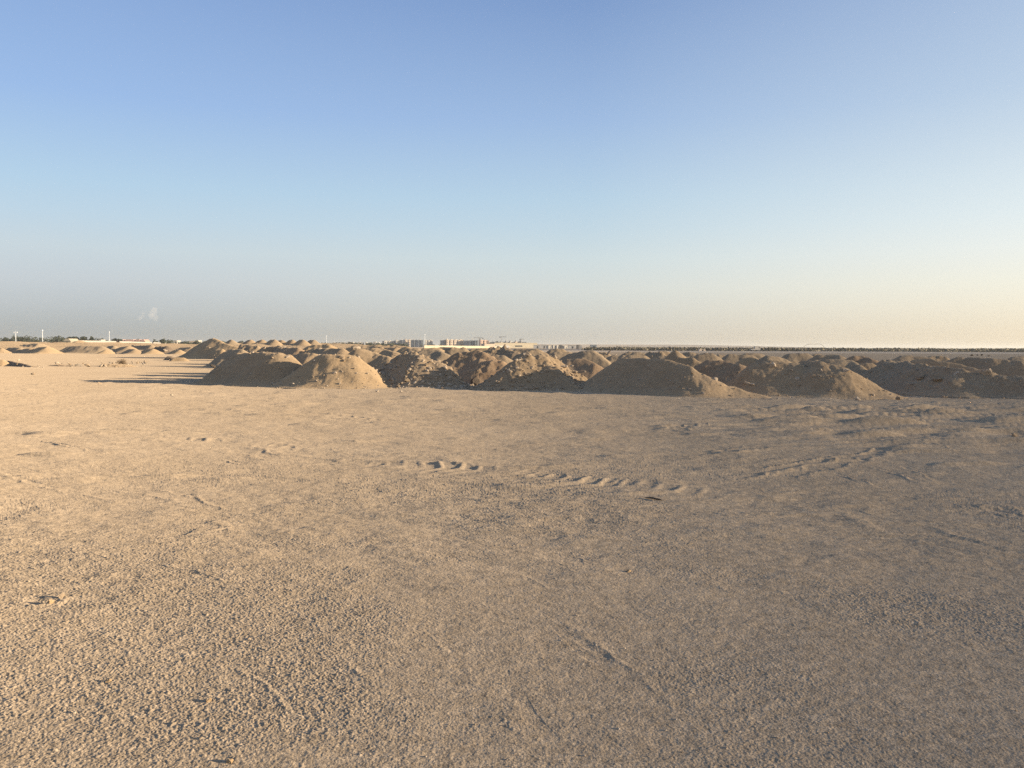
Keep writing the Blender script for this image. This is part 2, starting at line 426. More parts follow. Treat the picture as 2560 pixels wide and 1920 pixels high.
for p in ((95, 1515, .08, .02, .02), (512, 1322, .16, .008, .016), (2480, 1275, .18, .012, .03)):
    pit(*p)
def gheight(x, y):
    rr = math.hypot(x, y); a = math.degrees(math.atan2(x, y))
    if abs(a) > 43: return 0.0
    i = min(max(np.searchsorted(RR, rr), 1), nr-1); j = min(max(np.searchsorted(th_f, a), 0), len(th_f)-1)
    return float(gz[i, j])
co = np.stack([gx, gy, gz], -1).reshape(-1, 3)
ii, jj = np.meshgrid(np.arange(nr-1), np.arange(nth), indexing='ij')
j2 = (jj+1) % nth
quads = np.stack([ii*nth+jj, ii*nth+j2, (ii+1)*nth+j2, (ii+1)*nth+jj], -1).reshape(-1, 4)[:, ::-1]
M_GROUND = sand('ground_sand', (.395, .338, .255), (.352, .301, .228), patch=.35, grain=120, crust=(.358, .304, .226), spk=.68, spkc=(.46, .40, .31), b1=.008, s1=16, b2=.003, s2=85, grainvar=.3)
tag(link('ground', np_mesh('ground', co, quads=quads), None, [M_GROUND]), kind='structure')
del gx, gy, co, quads, ii, jj, j2

# ------------------------------------------------------------------ mounds
MOUNDS = []
def skew(lines, d):                           # crests run a little towards the camera at their right end
    return [[(q[0], q[1], q[2]+d*(1-2*i/max(1, len(l)-1))) for i, q in enumerate(l)] if len(l) > 1 else l for l in lines]
def box_blur(z, n):
    for _ in range(n):
        p = np.pad(z, 1, mode='edge')
        z = (p[:-2, 1:-1]+p[2:, 1:-1]+p[1:-1, :-2]+p[1:-1, 2:]+p[1:-1, 1:-1]*2)/6
    return z
STYLE = dict(smooth=(.07, .016, 0, 0), soft=(.085, .028, .03, .22), rough=(.16, .06, .09, .24), rubble=(.12, .05, .17, .2), crag=(.28, .12, .2, .5))
NS = [100]
CS = .5
def heap(lines, label, style='smooth', mat='sand', al=.78, group=None, z0=0.0, clods=0, pale=.15, name='sand_mound', blur=.16, csize=(.03, .10), cat='mound', toe=True, cap=.10):
    """a tipped heap: crest lines in the photograph's points with their depth; its sides fall away at the angle the sand rests at"""
    NS[0] += 13; seed = NS[0]
    P = []
    for ln in lines:
        w = [at(*q) for q in ln]
        if len(w) == 1: P.append(w[0])
        for a, b in zip(w[:-1], w[1:]):
            n = max(2, int(np.linalg.norm(b-a)/.12))
            for t in np.linspace(0, 1, n): P.append(a+(b-a)*t)
    P = np.array(P); H = P[:, 2].max()-z0
    run = H/al+.5
    x0, y0 = P[:, 0].min()-run, P[:, 1].min()-run; x1, y1 = P[:, 0].max()+run, P[:, 1].max()+run
    dep = P[:, 1].mean()
    res = min(max(dep*.0015, .042), .35)
    xs = np.arange(x0, x1+res, res); ys = np.arange(y0, y1+res, res)
    X, Y = np.meshgrid(xs, ys)
    L, fi, wo_, ws = STYLE[style]
    k = max(1.0, res/.05)**.5
    wx = X + .35*H*fbm(X/(.9*H), Y/(.9*H), seed, 3)*.5; wy = Y + .35*H*fbm(X/(.9*H), Y/(.9*H), seed+3, 3)*.5
    z = np.full(X.shape, -9.0)
    for p in P:
        z = np.maximum(z, p[2]-z0-al*np.sqrt((wx-p[0])**2+(wy-p[1])**2+(cap*H)**2)+al*cap*H)
    z = box_blur(z, max(1, int(blur/res*1.6)))
    m = sstep(-.02, .25*H, z)
    hh = H/1.35
    z = z + m*(L*.55*hh*fbm(X/(.55*hh), Y/(.55*hh), seed+5, 4, .55) + fi*hh*fbm(X/(.17*k), Y/(.17*k), seed+9, 4, .6))
    z = z + m*.05*hh*np.minimum(fbm(X/(.3*hh), Y/(.9*hh), seed+21, 3), 0)
    if wo_: z = z + m*wo_*hh*(.3+.9*sstep(.35, .7, vn(X/.8, Y/.8, seed+25)))*stones(X/(ws*k), Y/(ws*k), seed+30, .2, .55, .8)
    if toe:
        t = .14*hh; z = np.where(z > t*3, z, t*np.log1p(np.exp(np.clip(z/t, -20, 20)))-.12*t)
        z = z-.006
    keep = z > -.03
    nx, ny = len(xs), len(ys)
    a = (np.arange(ny-1)[:, None]*nx+np.arange(nx-1)[None])
    q = np.stack([a, a+1, a+nx+1, a+nx], -1).reshape(-1, 4)
    kp = (z > (.004 if toe else -.03)).ravel()
    q = q[kp[q].any(1)]
    used = np.unique(q); mp = np.full(nx*ny, -1); mp[used] = np.arange(len(used))
    c = np.array([P[:, 0].mean(), P[:, 1].mean(), z0])
    edge = np.where(kp, z.ravel(), -.06)
    co = np.stack([X.ravel()-c[0], Y.ravel()-c[1], edge], -1)[used]
    o = link(name, np_mesh(name, co, quads=mp[q]), None, [MS[mat]])
    o.location = c
    tag(o, label, cat, group)
    MOUNDS.append((xs, ys, z+z0, x0, y0, res))
    if clods:
        g = np.random.default_rng(seed)
        B = ICO1 if dep < 45 else ICO0
        allv = []; allf = []; mi = []; n0 = 0; tries = 0; cnt = 0
        while cnt < clods and tries < clods*30:
            tries += 1
            i = g.integers(1, ny-1); j = g.integers(1, nx-1)
            if z[i, j] < (.03 if g.random() > .35 else -.02) : continue
            if z[i, j] <= .01 and z[max(0, i-13):i+14, max(0, j-13):j+14].max() < .05: continue
            if g.random() > .25 + .75*(1-z[i, j]/z.max())+.2*(vn(np.array([X[i, j]/.6]), np.array([Y[i, j]/.6]), seed+2)[0] > .6): continue
            s = csize[0]+(csize[1]-csize[0])*g.random()**2.6
            s *= CS; v = rock_co((s, s, s), int(g.integers(1e9)), B, .75, 5)
            v = v + np.array([X[i, j]-c[0]+g.uniform(-.5, .5)*res, Y[i, j]-c[1]+g.uniform(-.5, .5)*res, max(z[i, j], 0)+s*.12])
            allv.append(v); allf.append(B[1]+n0); n0 += len(v); mi += [1 if g.random() < pale else 0]*len(B[1]); cnt += 1
        me = np_mesh('clods', np.concatenate(allv), tris=np.concatenate(allf), smooth=False, mi=mi)
        tag(link('clods', me, o, [M_CLOD, M_PALE]), kind='stuff')
    return o
def surf(px, py, d0=24., d1=260.):
    """where the line of sight meets a heap or the ground"""
    d = ray(px, py); Y = d0
    while Y < d1:
        x, zz = d[0]*Y/d[1], CAM_H+d[2]*Y/d[1]
        if zz <= 0: return np.array([x, Y, 0.0])
        for xs, ys, z, x0, y0, res in MOUNDS:
            if xs[0] <= x <= xs[-2] and ys[0] <= Y <= ys[-2]:
                if zz <= z[int((Y-y0)/res), int((x-x0)/res)]: return np.array([x, Y, zz])
        Y += .06
    return np.array([d[0]*d1/d[1], d1, CAM_H+d[2]*d1/d[1]])

FRONT = 'front row of sand mounds facing the open flat'
# --- the front row
heap([[(590, 883, 37.2), (625, 881, 36.2), (660, 880, 35.3), (722, 884, 35.0)], [(622, 884, 39.4), (690, 883, 39)], [(600, 884, 36.8), (560, 912, 36)]], 'leftmost front-row mound, almost wholly in shadow with one lit patch near its top', 'soft', 'sand', .86, FRONT, clods=160, pale=.2)
heap([[(790, 887, 34.0), (810, 884, 33.8), (850, 883.5, 33.7), (884, 886, 33.7)]], 'smooth sunlit tan mound with a flat crest, right of the shadowed leftmost front mound', 'smooth', 'tan', .80, FRONT, clods=260, pale=.5, csize=(.04, .15))
heap([[(1004, 886, 35.2), (1020, 883, 34.8), (1052, 886, 34.2), (1100, 906, 33.9), (1130, 938, 33.8), (1148, 956, 33.7)]], 'rubble-covered mound with broken stones down its sunlit front', 'rubble', 'rub', .90, FRONT, clods=1000, pale=.5, csize=(.04, .20))
heap([[(1288, 900, 32.5), (1326, 886, 32.7), (1353, 886, 32.8), (1385, 894, 33.2), (1410, 914, 33.2), (1448, 933, 33)], [(1353, 889, 32.8), (1383, 920, 31.9), (1410, 943, 31.4), (1434, 962, 30.9)]], 'mound with grey gravel on one side and two lit stony ridges on the other', 'rough', 'sand', .80, FRONT, clods=650, pale=.3, csize=(.04, .2))
heap([[(1546, 896, 31.3), (1600, 894, 30.6), (1673, 898, 29.4), (1728, 918, 28.4), (1789, 944, 28.1), (1850, 969, 27.9), (1900, 988, 27.7)]], 'broad mound with a dark shadowed face and a lit crest sloping down to the right', 'soft', 'sand', .78, FRONT, clods=340, pale=.3)
heap([[(1890, 904, 29.6), (1936, 900, 29.5), (1985, 906, 29.2)], [(2000, 899, 29.8), (2045, 900, 28.9), (2107, 918, 28.4), (2183, 951, 28.1), (2236, 988, 27.8)]], 'wide twin-topped mound dotted with white stones, one flank a smooth lit slope', 'soft', 'sand', .80, FRONT, clods=330, pale=.35)
heap([[(2205, 906, 34), (2263, 903, 33), (2300, 912, 31), (2390, 920, 29.5), (2480, 934, 29), (2560, 940, 28.4), (2640, 950, 28), (2720, 955, 27.5)]], 'long shadowed mound at the right end of the front row with a broken lip', 'rough', 'grey', .80, FRONT, clods=380, pale=.2)
# --- second row
SEC = 'mounds close behind the front row'
heap([[(903, 870, 41), (935, 878, 41), (975, 893, 40)]], 'dark mound in the gap behind the smooth tan mound and the rubble mound', 'soft', 'sand', .78, SEC, clods=60)
heap([[(925, 869, 47), (960, 872, 47), (988, 880, 46)]], 'tan mound whose lit back shows over the dark mound behind the rubble mound', 'soft', 'sand', .7, SEC, clods=60)
heap([[(1060, 872, 42.4), (1095, 872, 42.2), (1112, 882, 41.6)]], 'round-backed grey mound rising over the right shoulder of the rubble mound', 'smooth', 'grey', .72, SEC, clods=90)
heap([[(1150, 879, 40.2), (1198, 876, 40), (1214, 886, 39.6)], [(1180, 903, 37.8), (1200, 899, 37.6), (1258, 904, 37.4)]], 'two-stepped brown mound between the rubble mound and the gravelly twin-ridged one', 'rough', 'brown', .85, SEC, clods=160)
heap([[(1412, 896, 37.2), (1463, 896, 37), (1490, 908, 36.6)]], 'flat-topped brownish mound just behind the two lit stony ridges', 'smooth', 'brown', .8, SEC, clods=100, pale=.4)
heap([[(1420, 885, 42.4), (1457, 875, 42), (1480, 875, 42), (1522, 904, 41)]], 'taller grey mound with a lit right slope behind the flat-topped brownish one', 'soft', 'grey', .75, SEC, clods=110)
heap([[(1765, 899, 34.6), (1810, 899, 34.3), (1846, 909, 33.8)]], 'dark mound with a brown lit shoulder in the gap behind the broad shadowed mound', 'soft', 'brown', .78, SEC, clods=110)
heap([[(2045, 899, 35.5), (2080, 896, 35.5), (2120, 899, 35.5), (2150, 915, 34.6)]], 'low dark mound peeping out behind the smooth right flank of the twin-topped mound', 'soft', 'grey', .78, SEC, clods=60)
heap([[(2290, 898, 33.4), (2326, 895, 33.2), (2360, 901, 32.8), (2478, 928, 31.6)]], 'long lit back sloping down to the right behind the broken lip', 'smooth', 'sand', .7, SEC, clods=80)
heap([[(2385, 892, 37.2), (2425, 891, 37), (2470, 894, 36.6), (2552, 901, 36), (2620, 910, 36)]], 'dark mound at the far right carrying black boulders on its top', 'soft', 'grey', .78, SEC, clods=80)
heap([[(2150, 906, 35), (2176, 906, 35)]], 'little low heap with a thin lit edge behind the gap at the right', 'soft', 'sand', .75, SEC)
heap([[(2213, 900, 36.5), (2262, 899, 36.5)]], 'low stony heap showing just above the start of the rightmost front mound', 'rough', 'grey', .75, SEC, clods=40)
# --- third row and beyond
BACK = 'mounds further back in the field'
def back(label, lines, style='soft', mat='sand', al=.72, clods=0, **k):
    lines = skew(lines, 0.0)
    return heap(lines, label, style, mat, al, BACK, clods=clods, **k)
back('dark small mound behind the round-backed grey mound', [[(1022, 870, 52), (1046, 869, 52)]], 'soft', 'grey')
back('sandy mound with a bright lit back just right of the dark small one', [[(1062, 868, 56), (1094, 869, 56)]], 'smooth', 'tan')
back('craggy dark mound topped with clods, behind the two-stepped brown mound', [[(1130, 869, 48), (1158, 868, 48)]], 'rough', 'grey', .9, 70)
back('tan sandy mound showing left of the grey rubble heap', [[(1185, 871, 54), (1215, 870, 54)]], 'smooth', 'tan')
back('grey rubble heap with jagged stones below the long white wall', [[(1230, 869, 46), (1262, 868, 46), (1288, 879, 45)]], 'rubble', 'rub', .75, 260, csize=(.04, .2))
back('smooth grey mound with a bright lit end in front of the grey rubble heap', [[(1226, 885, 40.4), (1258, 886, 40.2)]], 'smooth', 'grey', .75, 30)
back('dark conical mound with a lit streak just over the gravelly twin-ridged mound', [[(1308, 880, 42.5), (1320, 875.5, 42.5), (1334, 876, 42.5)]], 'rough', 'grey', .85, 50)
back('low pale mound behind the dark conical one', [[(1340, 879, 60), (1362, 880, 60)]], 'smooth', 'sand')
back('dark mound left of the taller grey mound with a lit slope', [[(1392, 878, 49), (1416, 877, 49)]], 'soft', 'grey')
back('flat dark heap far back at the edge of the pale road', [[(1384, 872, 78), (1406, 871.5, 78)]], 'rough', 'grey')
back('pointed dark mound right of the taller grey mound', [[(1500, 879, 53), (1514, 879, 53)]], 'rough', 'grey')
back('dark heap with a pale slab leaning on it, right of the pointed dark mound', [[(1530, 887, 44), (1552, 886, 44)]], 'soft', 'grey', .75, 20)
back('flat-topped grey mound showing above the crest of the broad shadowed mound', [[(1568, 886, 38), (1602, 886, 38)]], 'smooth', 'grey', .75, 20)
back('small dark heap on the flat behind the flat-topped grey mound', [[(1574, 877.5, 72), (1582, 877.5, 72)]], 'rough', 'grey')
back('second small dark heap next to the first, under the pale road', [[(1594, 878, 68), (1600, 878, 68)]], 'rough', 'grey')
back('dark rubble heap left of the volcano-shaped mound', [[(1628, 880, 46), (1652, 882, 45.5)]], 'rubble', 'grey', .75, 110, csize=(.04, .15))
back('faint pale heap far behind the dark rubble heap', [[(1648, 877, 82), (1670, 877, 82)]], 'smooth', 'sand')
heap([[(1689, 876, 42.2), (1696, 873, 42.2)], [(1680, 890, 42), (1728, 893, 41.2)]], 'volcano-shaped mound with a pinched peak and a bright lit foot', 'soft', 'sand', .95, BACK, clods=60, blur=.08, cap=.03)
back('small brown-grey heap just right of the pinched peak', [[(1716, 880, 62), (1738, 880, 62)]], 'rough', 'grey')
back('dark dome right of the volcano-shaped mound', [[(1750, 883, 44), (1764, 880.5, 44), (1776, 883, 44)]], 'soft', 'grey', .8)
back('smaller dark dome right of the first dark dome', [[(1796, 885, 49), (1806, 885, 49)]], 'soft', 'grey', .8)
back('broad flat grey mound behind the lit round dune', [[(1818, 884, 47), (1870, 885, 47)]], 'smooth', 'grey', .7, 30)
back('lit round dune left of the twin-topped mound', [[(1866, 891, 38.5), (1886, 891, 38.3)]], 'smooth', 'tan', .78, 20)
back('dark-fronted mound with a lit end above the lit round dune', [[(1866, 881.5, 60), (1902, 882, 60)]], 'soft', 'grey')
back('shadowed low mound between the lit round dune and the twin-topped mound', [[(1912, 889, 38), (1950, 890, 38)]], 'soft', 'grey')
back('dark mound with a sunlit right end behind the twin-topped mound', [[(1972, 882.5, 58), (2018, 882.5, 58)]], 'soft', 'grey')
back('bright lit heap next to the dark one behind the twin-topped mound', [[(2034, 884, 62), (2046, 884, 62)]], 'smooth', 'tan')
back('grey mound with a pale hump, behind the right flank of the twin-topped mound', [[(2050, 886, 46), (2084, 885, 46), (2104, 888, 45.4)]], 'soft', 'grey', .75, 30)
back('dark mound with an orange lit corner, right of the pale-humped grey mound', [[(2132, 889, 42), (2166, 888, 42), (2178, 895, 41.4)]], 'soft', 'brown', .8, 30)
back('long low mound behind the rightmost front mound, under the scrub band', [[(2248, 889, 44), (2290, 888, 44), (2318, 890, 44)]], 'soft', 'grey')
back('low grey heap with a pale top left of the black boulders', [[(2330, 889, 47), (2356, 890, 47)]], 'rough', 'sand')
back('dark low heap at the right edge beyond the boulder-topped mound', [[(2535, 891, 45), (2590, 888, 45)]], 'soft', 'grey')
# --- left of centre, behind the leftmost front mound
MIDL = 'mounds behind the leftmost front mound'
def ml(label, lines, style='soft', mat='sand', al=.7, clods=0, **k):
    lines = skew(lines, .4)
    return heap(lines, label, style, mat, al, MIDL, clods=clods, **k)
ml('tallest mound of all, a peak standing against the sky at the left', [[(505, 856, 108.5), (522, 849, 106.5), (537, 843.5, 104), (560, 857, 102), (595, 866, 101), (632, 868, 101)]], 'smooth', 'tan', .70, 40, csize=(.05, .2), cap=.02, blur=.3)
ml('sunlit craggy bank of broken earth at the foot of the tallest mound', [[(534, 878, 99.5), (556, 872, 99.5)]], 'crag', 'tan', 1.2, 60, csize=(.06, .3), pale=.4)
ml('dark flat-topped mound behind the shoulder of the leftmost front mound', [[(578, 872, 64), (606, 872, 64)]], 'soft', 'grey', .75)
ml('mound hidden behind the leftmost front mound except for its stony top', [[(640, 881, 43.5), (700, 881, 43)], [(652, 879, 47), (690, 879, 46.6)]], 'soft', 'sand', .8, 30)
ml('row of lit broken blocks under the little skyline peaks', [[(606, 863, 88), (640, 864, 88)]], 'crag', 'rub', 1.0, 70, csize=(.08, .35), pale=.5)
ml('lit heap of jagged broken blocks above the leftmost front mound', [[(660, 866, 72), (700, 864, 72), (722, 872, 70)]], 'crag', 'rub', .95, 160, csize=(.06, .32), pale=.5)
ml('brown and tan mound right of the jagged broken blocks', [[(726, 869, 60), (750, 868, 60)]], 'soft', 'brown', .72, 20)
ml('plain tan mound showing between the leftmost front mound and the flat-crested one', [[(744, 882, 46), (784, 881, 46)]], 'smooth', 'sand', .75, 40)
ml('bright rough ridge near the skyline above the flat-crested tan mound', [[(776, 864, 76), (795, 861, 76), (824, 862, 76)]], 'rough', 'tan', .65, 40, csize=(.05, .2))
ml('dark stony mound in front of the bright rough ridge', [[(797, 870, 59), (822, 870, 59)]], 'rough', 'grey', .8, 40)
ml('flat-topped gravel mound behind the crest of the flat-crested tan mound', [[(826, 870, 54), (856, 870, 54)]], 'smooth', 'sand', .75, 20)
ml('little lit mound right of the flat-topped gravel mound', [[(874, 867, 74), (888, 867, 74)]], 'smooth', 'tan', .65)
ml('small lit mound over the dark gap left of the rubble mound', [[(928, 865, 84), (950, 866, 84)]], 'smooth', 'tan', .6)
ml('pale low mound left of the sandy mounds below the apartment blocks', [[(968, 867, 80), (992, 868, 80)]], 'soft', 'sand', .6)
ml('tan cone below the pale apartment block', [[(1012, 866, 70), (1020, 866, 70)]], 'smooth', 'tan', .65)
ml('low dirt mound below the white wall near the beige apartment block', [[(1100, 868, 78), (1140, 868, 78)]], 'rough', 'grey', .6)
ml('long low dirt ridge in front of the cream warehouse', [[(1290, 871, 92), (1345, 872, 92)]], 'soft', 'sand', .6)
ml('low dirt ridge just beyond the small lit mounds left of the slender mast', [[(890, 862, 120), (960, 863, 120), (1010, 864, 120)]], 'rough', 'sand', .5)

# --- sand bank on the left with its own heaps
def bank_h(x, y):
    px = 1280 + x/y*F0
    c = np.interp(px, [-900, 40, 300, 420, 520, 560, 830, 960, 1080, 1160], [2.35, 2.35, 2.15, 2.0, 1.75, 2.25, 2.3, 1.5, .6, -.3])
    z = c*sstep(172, 215, y)*sstep(520, 330, y)
    return z + (.38*fbm(x/7, y/10, 301, 5) + .06*fbm(x/2, y/3, 305, 3))*sstep(.05, .8, z)
bx, by = np.meshgrid(np.arange(-340, 10, 1.1), np.concatenate([np.arange(168, 300, .9), np.arange(300, 530, 4)]))
bz = bank_h(bx, by)-.05
ny, nx = bx.shape; a = (np.arange(ny-1)[:, None]*nx+np.arange(nx-1)[None])
q = np.stack([a, a+1, a+nx+1, a+nx], -1).reshape(-1, 4)
tag(link('terrain', np_mesh('terrain', np.stack([bx, by, bz], -1).reshape(-1, 3), quads=q), None, [sand('bank_sand', (.36, .295, .205), (.30, .247, .175), patch=.12, b1=.15, s1=1.5, b2=.03, s2=8)]), kind='structure')
SKY = 'little peaks along the skyline behind the tallest mound'
for k, (px, py, lab) in enumerate([(578, 848, 'double-headed little peak on the skyline nearest the tallest mound'), (624, 848.3, 'second skyline peak right of the tallest mound, wide and low'), (655, 848, 'third skyline peak right of the tallest mound, with a dark left side'), (684, 847.4, 'skyline peak with pale stones on its tip, fourth from the tallest mound'), (704, 848.6, 'fifth skyline peak, narrow and evenly lit'), (729, 848.2, 'sixth skyline peak, a broad two-toned cone'), (755, 848, 'seventh skyline peak, next to last before the slender white mast'), (781, 848.4, 'last skyline peak, the one closest to the slender white mast')]):
    ln = [[(px-5, py+.7, 206.3+k % 3*3), (px+3, py, 204+k % 3*3)]]
    heap(ln, lab, 'soft', 'grey' if k in (0, 7) else 'sand', .72, SKY, z0=1.6, toe=False, cap=.03)
LEFT = 'low mounds along the far edge of the flat at the left'
def lf(label, lines, style='soft', mat='sand', al=.6, clods=0, **k):
    lines = skew(lines, 1.5)
    return heap(lines, label, style, mat, al, LEFT, clods=clods, **k)
lf('lit mound with a smooth crest and long right slope, left part of the far row', [[(98, 867.5, 155), (120, 865.8, 155)]], 'smooth', 'tan', .52, 10, csize=(.08, .2))
lf('half-shadowed mound overlapping the smooth-crested lit one', [[(62, 871, 157), (78, 870, 157)]], 'smooth', 'sand')
lf('broad dark mound second from the frame edge in the far row', [[(24, 868, 161), (52, 868, 161)]], 'soft', 'grey')
lf('stony pale mound cut by the frame edge in the far row', [[(-20, 868, 158), (6, 870, 157)]], 'rough', 'sand', .6, 30, csize=(.1, .4))
lf('longest dark mound of the far row, with streaks of pale sand down its side', [[(176, 864.6, 162), (205, 863.6, 162), (258, 865.5, 162)]], 'soft', 'grey', .55, 20, csize=(.1, .3))
lf('small lit dome at the right foot of the longest dark mound', [[(266, 872.5, 153)]], 'smooth', 'tan', .5)
lf('round grey mound behind the small lit dome', [[(276, 863.5, 168), (288, 864, 168)]], 'soft', 'grey', .6)
lf('tan mound with a dark left foot, right of the round grey one', [[(306, 866, 163), (322, 864.5, 163)]], 'smooth', 'sand', .5)
lf('low lit mound in front of the broken blocks of the far row', [[(326, 872, 154), (338, 872, 154)]], 'smooth', 'sand', .5)
lf('flat lit mound right of the low lit one in the far row', [[(366, 872, 154), (384, 871.5, 154)]], 'smooth', 'tan', .5)
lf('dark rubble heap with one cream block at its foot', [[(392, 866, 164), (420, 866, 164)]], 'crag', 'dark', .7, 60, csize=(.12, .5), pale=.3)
lf('last lit mound of the far row before the tallest mound', [[(440, 873.5, 154), (450, 874, 154)]], 'smooth', 'tan', .5)
lf('row of lit broken blocks on the bank below the long white wall', [[(332, 862.5, 192), (380, 862.5, 192)]], 'crag', 'rub', .8, 70, csize=(.15, .5), pale=.5)
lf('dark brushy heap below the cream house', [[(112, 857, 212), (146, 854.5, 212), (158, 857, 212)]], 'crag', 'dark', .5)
lf('sunlit heap right of the cream house', [[(200, 850.5, 262)]], 'soft', 'tan', .4)
lf('shadowed heap between the two nearer masts', [[(62, 860, 196), (100, 858.5, 196)]], 'rough', 'grey', .4)
lf('sandy heap at the foot of the mast nearest the frame edge', [[(30, 859, 205), (52, 858.5, 205)]], 'soft', 'sand', .4)
lf('low sandy mound fronting the bank left of the tallest mound', [[(455, 868, 170), (480, 867, 170)]], 'smooth', 'sand', .45)
# nearer, on the flat
FLAT = 'small heaps standing alone on the flat at the left'
heap([[(-50, 894, 62.5), (6, 898, 62.5)]], 'sunlit heap cut by the left frame edge on the flat', 'rough', 'tan', .9, FLAT, clods=60, csize=(.04, .16))
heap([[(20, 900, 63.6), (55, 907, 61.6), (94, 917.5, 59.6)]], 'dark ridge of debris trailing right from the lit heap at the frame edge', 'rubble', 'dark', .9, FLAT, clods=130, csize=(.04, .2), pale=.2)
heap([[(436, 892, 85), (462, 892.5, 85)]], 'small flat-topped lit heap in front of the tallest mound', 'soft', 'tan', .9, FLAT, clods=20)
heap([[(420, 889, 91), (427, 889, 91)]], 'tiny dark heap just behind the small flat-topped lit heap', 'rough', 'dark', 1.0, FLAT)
heap([[(125, 912, 63.4), (150, 910, 63), (175, 913, 62.5)]], 'low brown scrape of earth at the left end of the scattered rubble', 'rough', 'brown', .5, FLAT, clods=40, csize=(.04, .16))
heap([[(262, 910, 63), (320, 909, 63.5)]], 'low earth bed under the dry bush and rubble', 'rough', 'sand', .4, FLAT, clods=60, csize=(.04, .18))

# ------------------------------------------------------------------ stones
def rock(px, py, size, mat, label, group='loose stones on the mounds', flat=.75, d0=24., name='rock', cat='rock', seed=None, sink=.25, lean=None):
    p = surf(px, py, d0)
    s = size if isinstance(size, (tuple, list)) else (size, size, size)
    sd_ = seed if seed is not None else int(px*7+py*13)
    v = rock_co(s, sd_, ICO3 if max(s) > .2 else ICO2, flat, 12)
    if lean is not None:
        c, n = math.cos(lean), math.sin(lean); v = v@np.array([[c, 0, n], [0, 1, 0], [-n, 0, c]]).T
    me = np_mesh('rock', v, tris=(ICO3 if max(s) > .2 else ICO2)[1], smooth=False)
    o = link(name, me, None, [mat]); o.location = (p[0], p[1], p[2] - v[:, 2].min()*(1-sink) - (0 if p[2] < .02 else v[:, 2].max()*.35))
    return tag(o, label, cat, group)
rock(1932, 919, .17, M_PALE, 'largest pale stone near the first top of the twin-topped mound')
rock(1978, 930, .09, M_GSTONE, 'upper grey stone in the shadow of the twin-topped mound')
rock(1979, 943, .08, M_PALE, 'middle white stone in the shadow of the twin-topped mound')
rock(1995, 949, (.10, .1, .14), M_PALE, 'upright white stone low on the shadowed face of the twin-topped mound')
rock(2053, 928, (.08, .08, .12), M_PALE, 'upright white stone high on the lit half of the twin-topped mound')
rock(2031, 943, .09, M_CLOD, 'tan stone on the lit band of the twin-topped mound')
rock(2018, 918, .10, M_CLOD, 'tan stone at the top of the lit band of the twin-topped mound')
rock(2114, 930, .14, M_PALE, 'cream stone at the shoulder of the twin-topped mound where the smooth slope starts')
rock(2184, 990, .07, M_PALE, 'small white stone low on the smooth right flank of the twin-topped mound')
rock(2144, 1001, .10, M_PALE, 'white stone at the foot of the twin-topped mound')
rock(2072, 978, .08, M_GSTONE, 'grey stone low in the middle of the twin-topped mound')
rock(2463, 938, (.22, .18, .24), M_PALE, 'big cream boulder with a bright lit side on the rightmost front mound')
rock(2391, 936, (.07, .07, .2), M_PALE, 'slim white slab leaning on the rightmost front mound', lean=.7)
rock(2366, 926, (.06, .08, .22), M_GSTONE, 'slim grey slab hanging from the broken lip', lean=-.35)
rock(2407, 926, .07, M_PALE, 'small white stone on the broken lip')
rock(2297, 927, .09, M_GSTONE, 'grey stone below the left end of the broken lip')
rock(2280, 962, .07, M_GSTONE, 'small stone low on the rightmost front mound')
rock(2393, 951, .06, M_PALE, 'tiny white stone below the slim white slab')
rock(2345, 952, (.24, .2, .12), M_CLOD, 'clump of crusted earth in the middle of the rightmost front mound')
rock(2300, 946, (.2, .16, .1), M_CLOD, 'smaller clump of crusted earth left of the middle one')
rock(2430, 890, (.34, .3, .30), M_DSTONE, 'leftmost black boulder on the boulder-topped mound', d0=33, sink=.15)
rock(2443, 890, (.24, .2, .26), M_GSTONE, 'grey boulder in the middle of the black ones', d0=33, sink=.15)
rock(2454, 889, (.28, .25, .34), M_DSTONE, 'tall black boulder right of the grey one', d0=33, sink=.15)
rock(2472, 891, (.24, .2, .26), M_DSTONE, 'black boulder standing apart at the right of the group', d0=33, sink=.15)
rock(534, 921, (.30, .22, .22), M_DSTONE, 'dark block jutting from the foot of the leftmost front mound', sink=.1, lean=.3)
rock(549, 917, .10, M_PALE, 'pale stone on the dark block at the leftmost front mound')
rock(631, 885, (.12, .1, .12), M_PALE, 'bright stone on the crest of the leftmost front mound')
rock(718, 894, (.14, .1, .07), M_PALE, 'flat pale stone on the lit patch of the leftmost front mound')
rock(681, 896, .08, M_CLOD, 'brown clod on the lit patch of the leftmost front mound')
rock(704, 961, .07, M_PALE, 'white stone at the shaded foot between the first two front mounds')
rock(856, 896, (.14, .12, .12), M_CLOD, 'notched clod under the crest of the flat-crested tan mound')
rock(891, 935, .07, M_PALE, 'pale pebble in the middle of the flat-crested tan mound')
rock(880, 957, .06, M_PALE, 'pale pebble low on the flat-crested tan mound')
rock(1186, 957, (.26, .22, .22), M_DSTONE, 'dark hollow clump in the shade between the rubble and gravelly mounds', sink=.15)
rock(1274, 932, (.14, .12, .12), M_PALE, 'pale block on the shaded left foot of the gravelly mound')
rock(1312, 889, (.16, .1, .16), M_PALE, 'white stone on the crest of the gravelly mound')
rock(1410, 918, (.17, .14, .12), M_PALE, 'pale block on the upper stony ridge')
rock(1430, 918, (.14, .1, .12), M_PALE, 'pale block further down the upper stony ridge')
rock(1412, 939, (.07, .06, .16), M_CLOD, 'finger of earth sticking up from the lower stony ridge')
rock(1388, 895, (.07, .07, .13), M_PALE, 'pale pinnacle where the upper stony ridge begins')
rock(1366, 976, .07, M_PALE, 'white stone at the shaded foot of the gravelly mound')
rock(1742, 922, (.06, .06, .13), M_CLOD, 'upright clod on the crest of the broad shadowed mound')
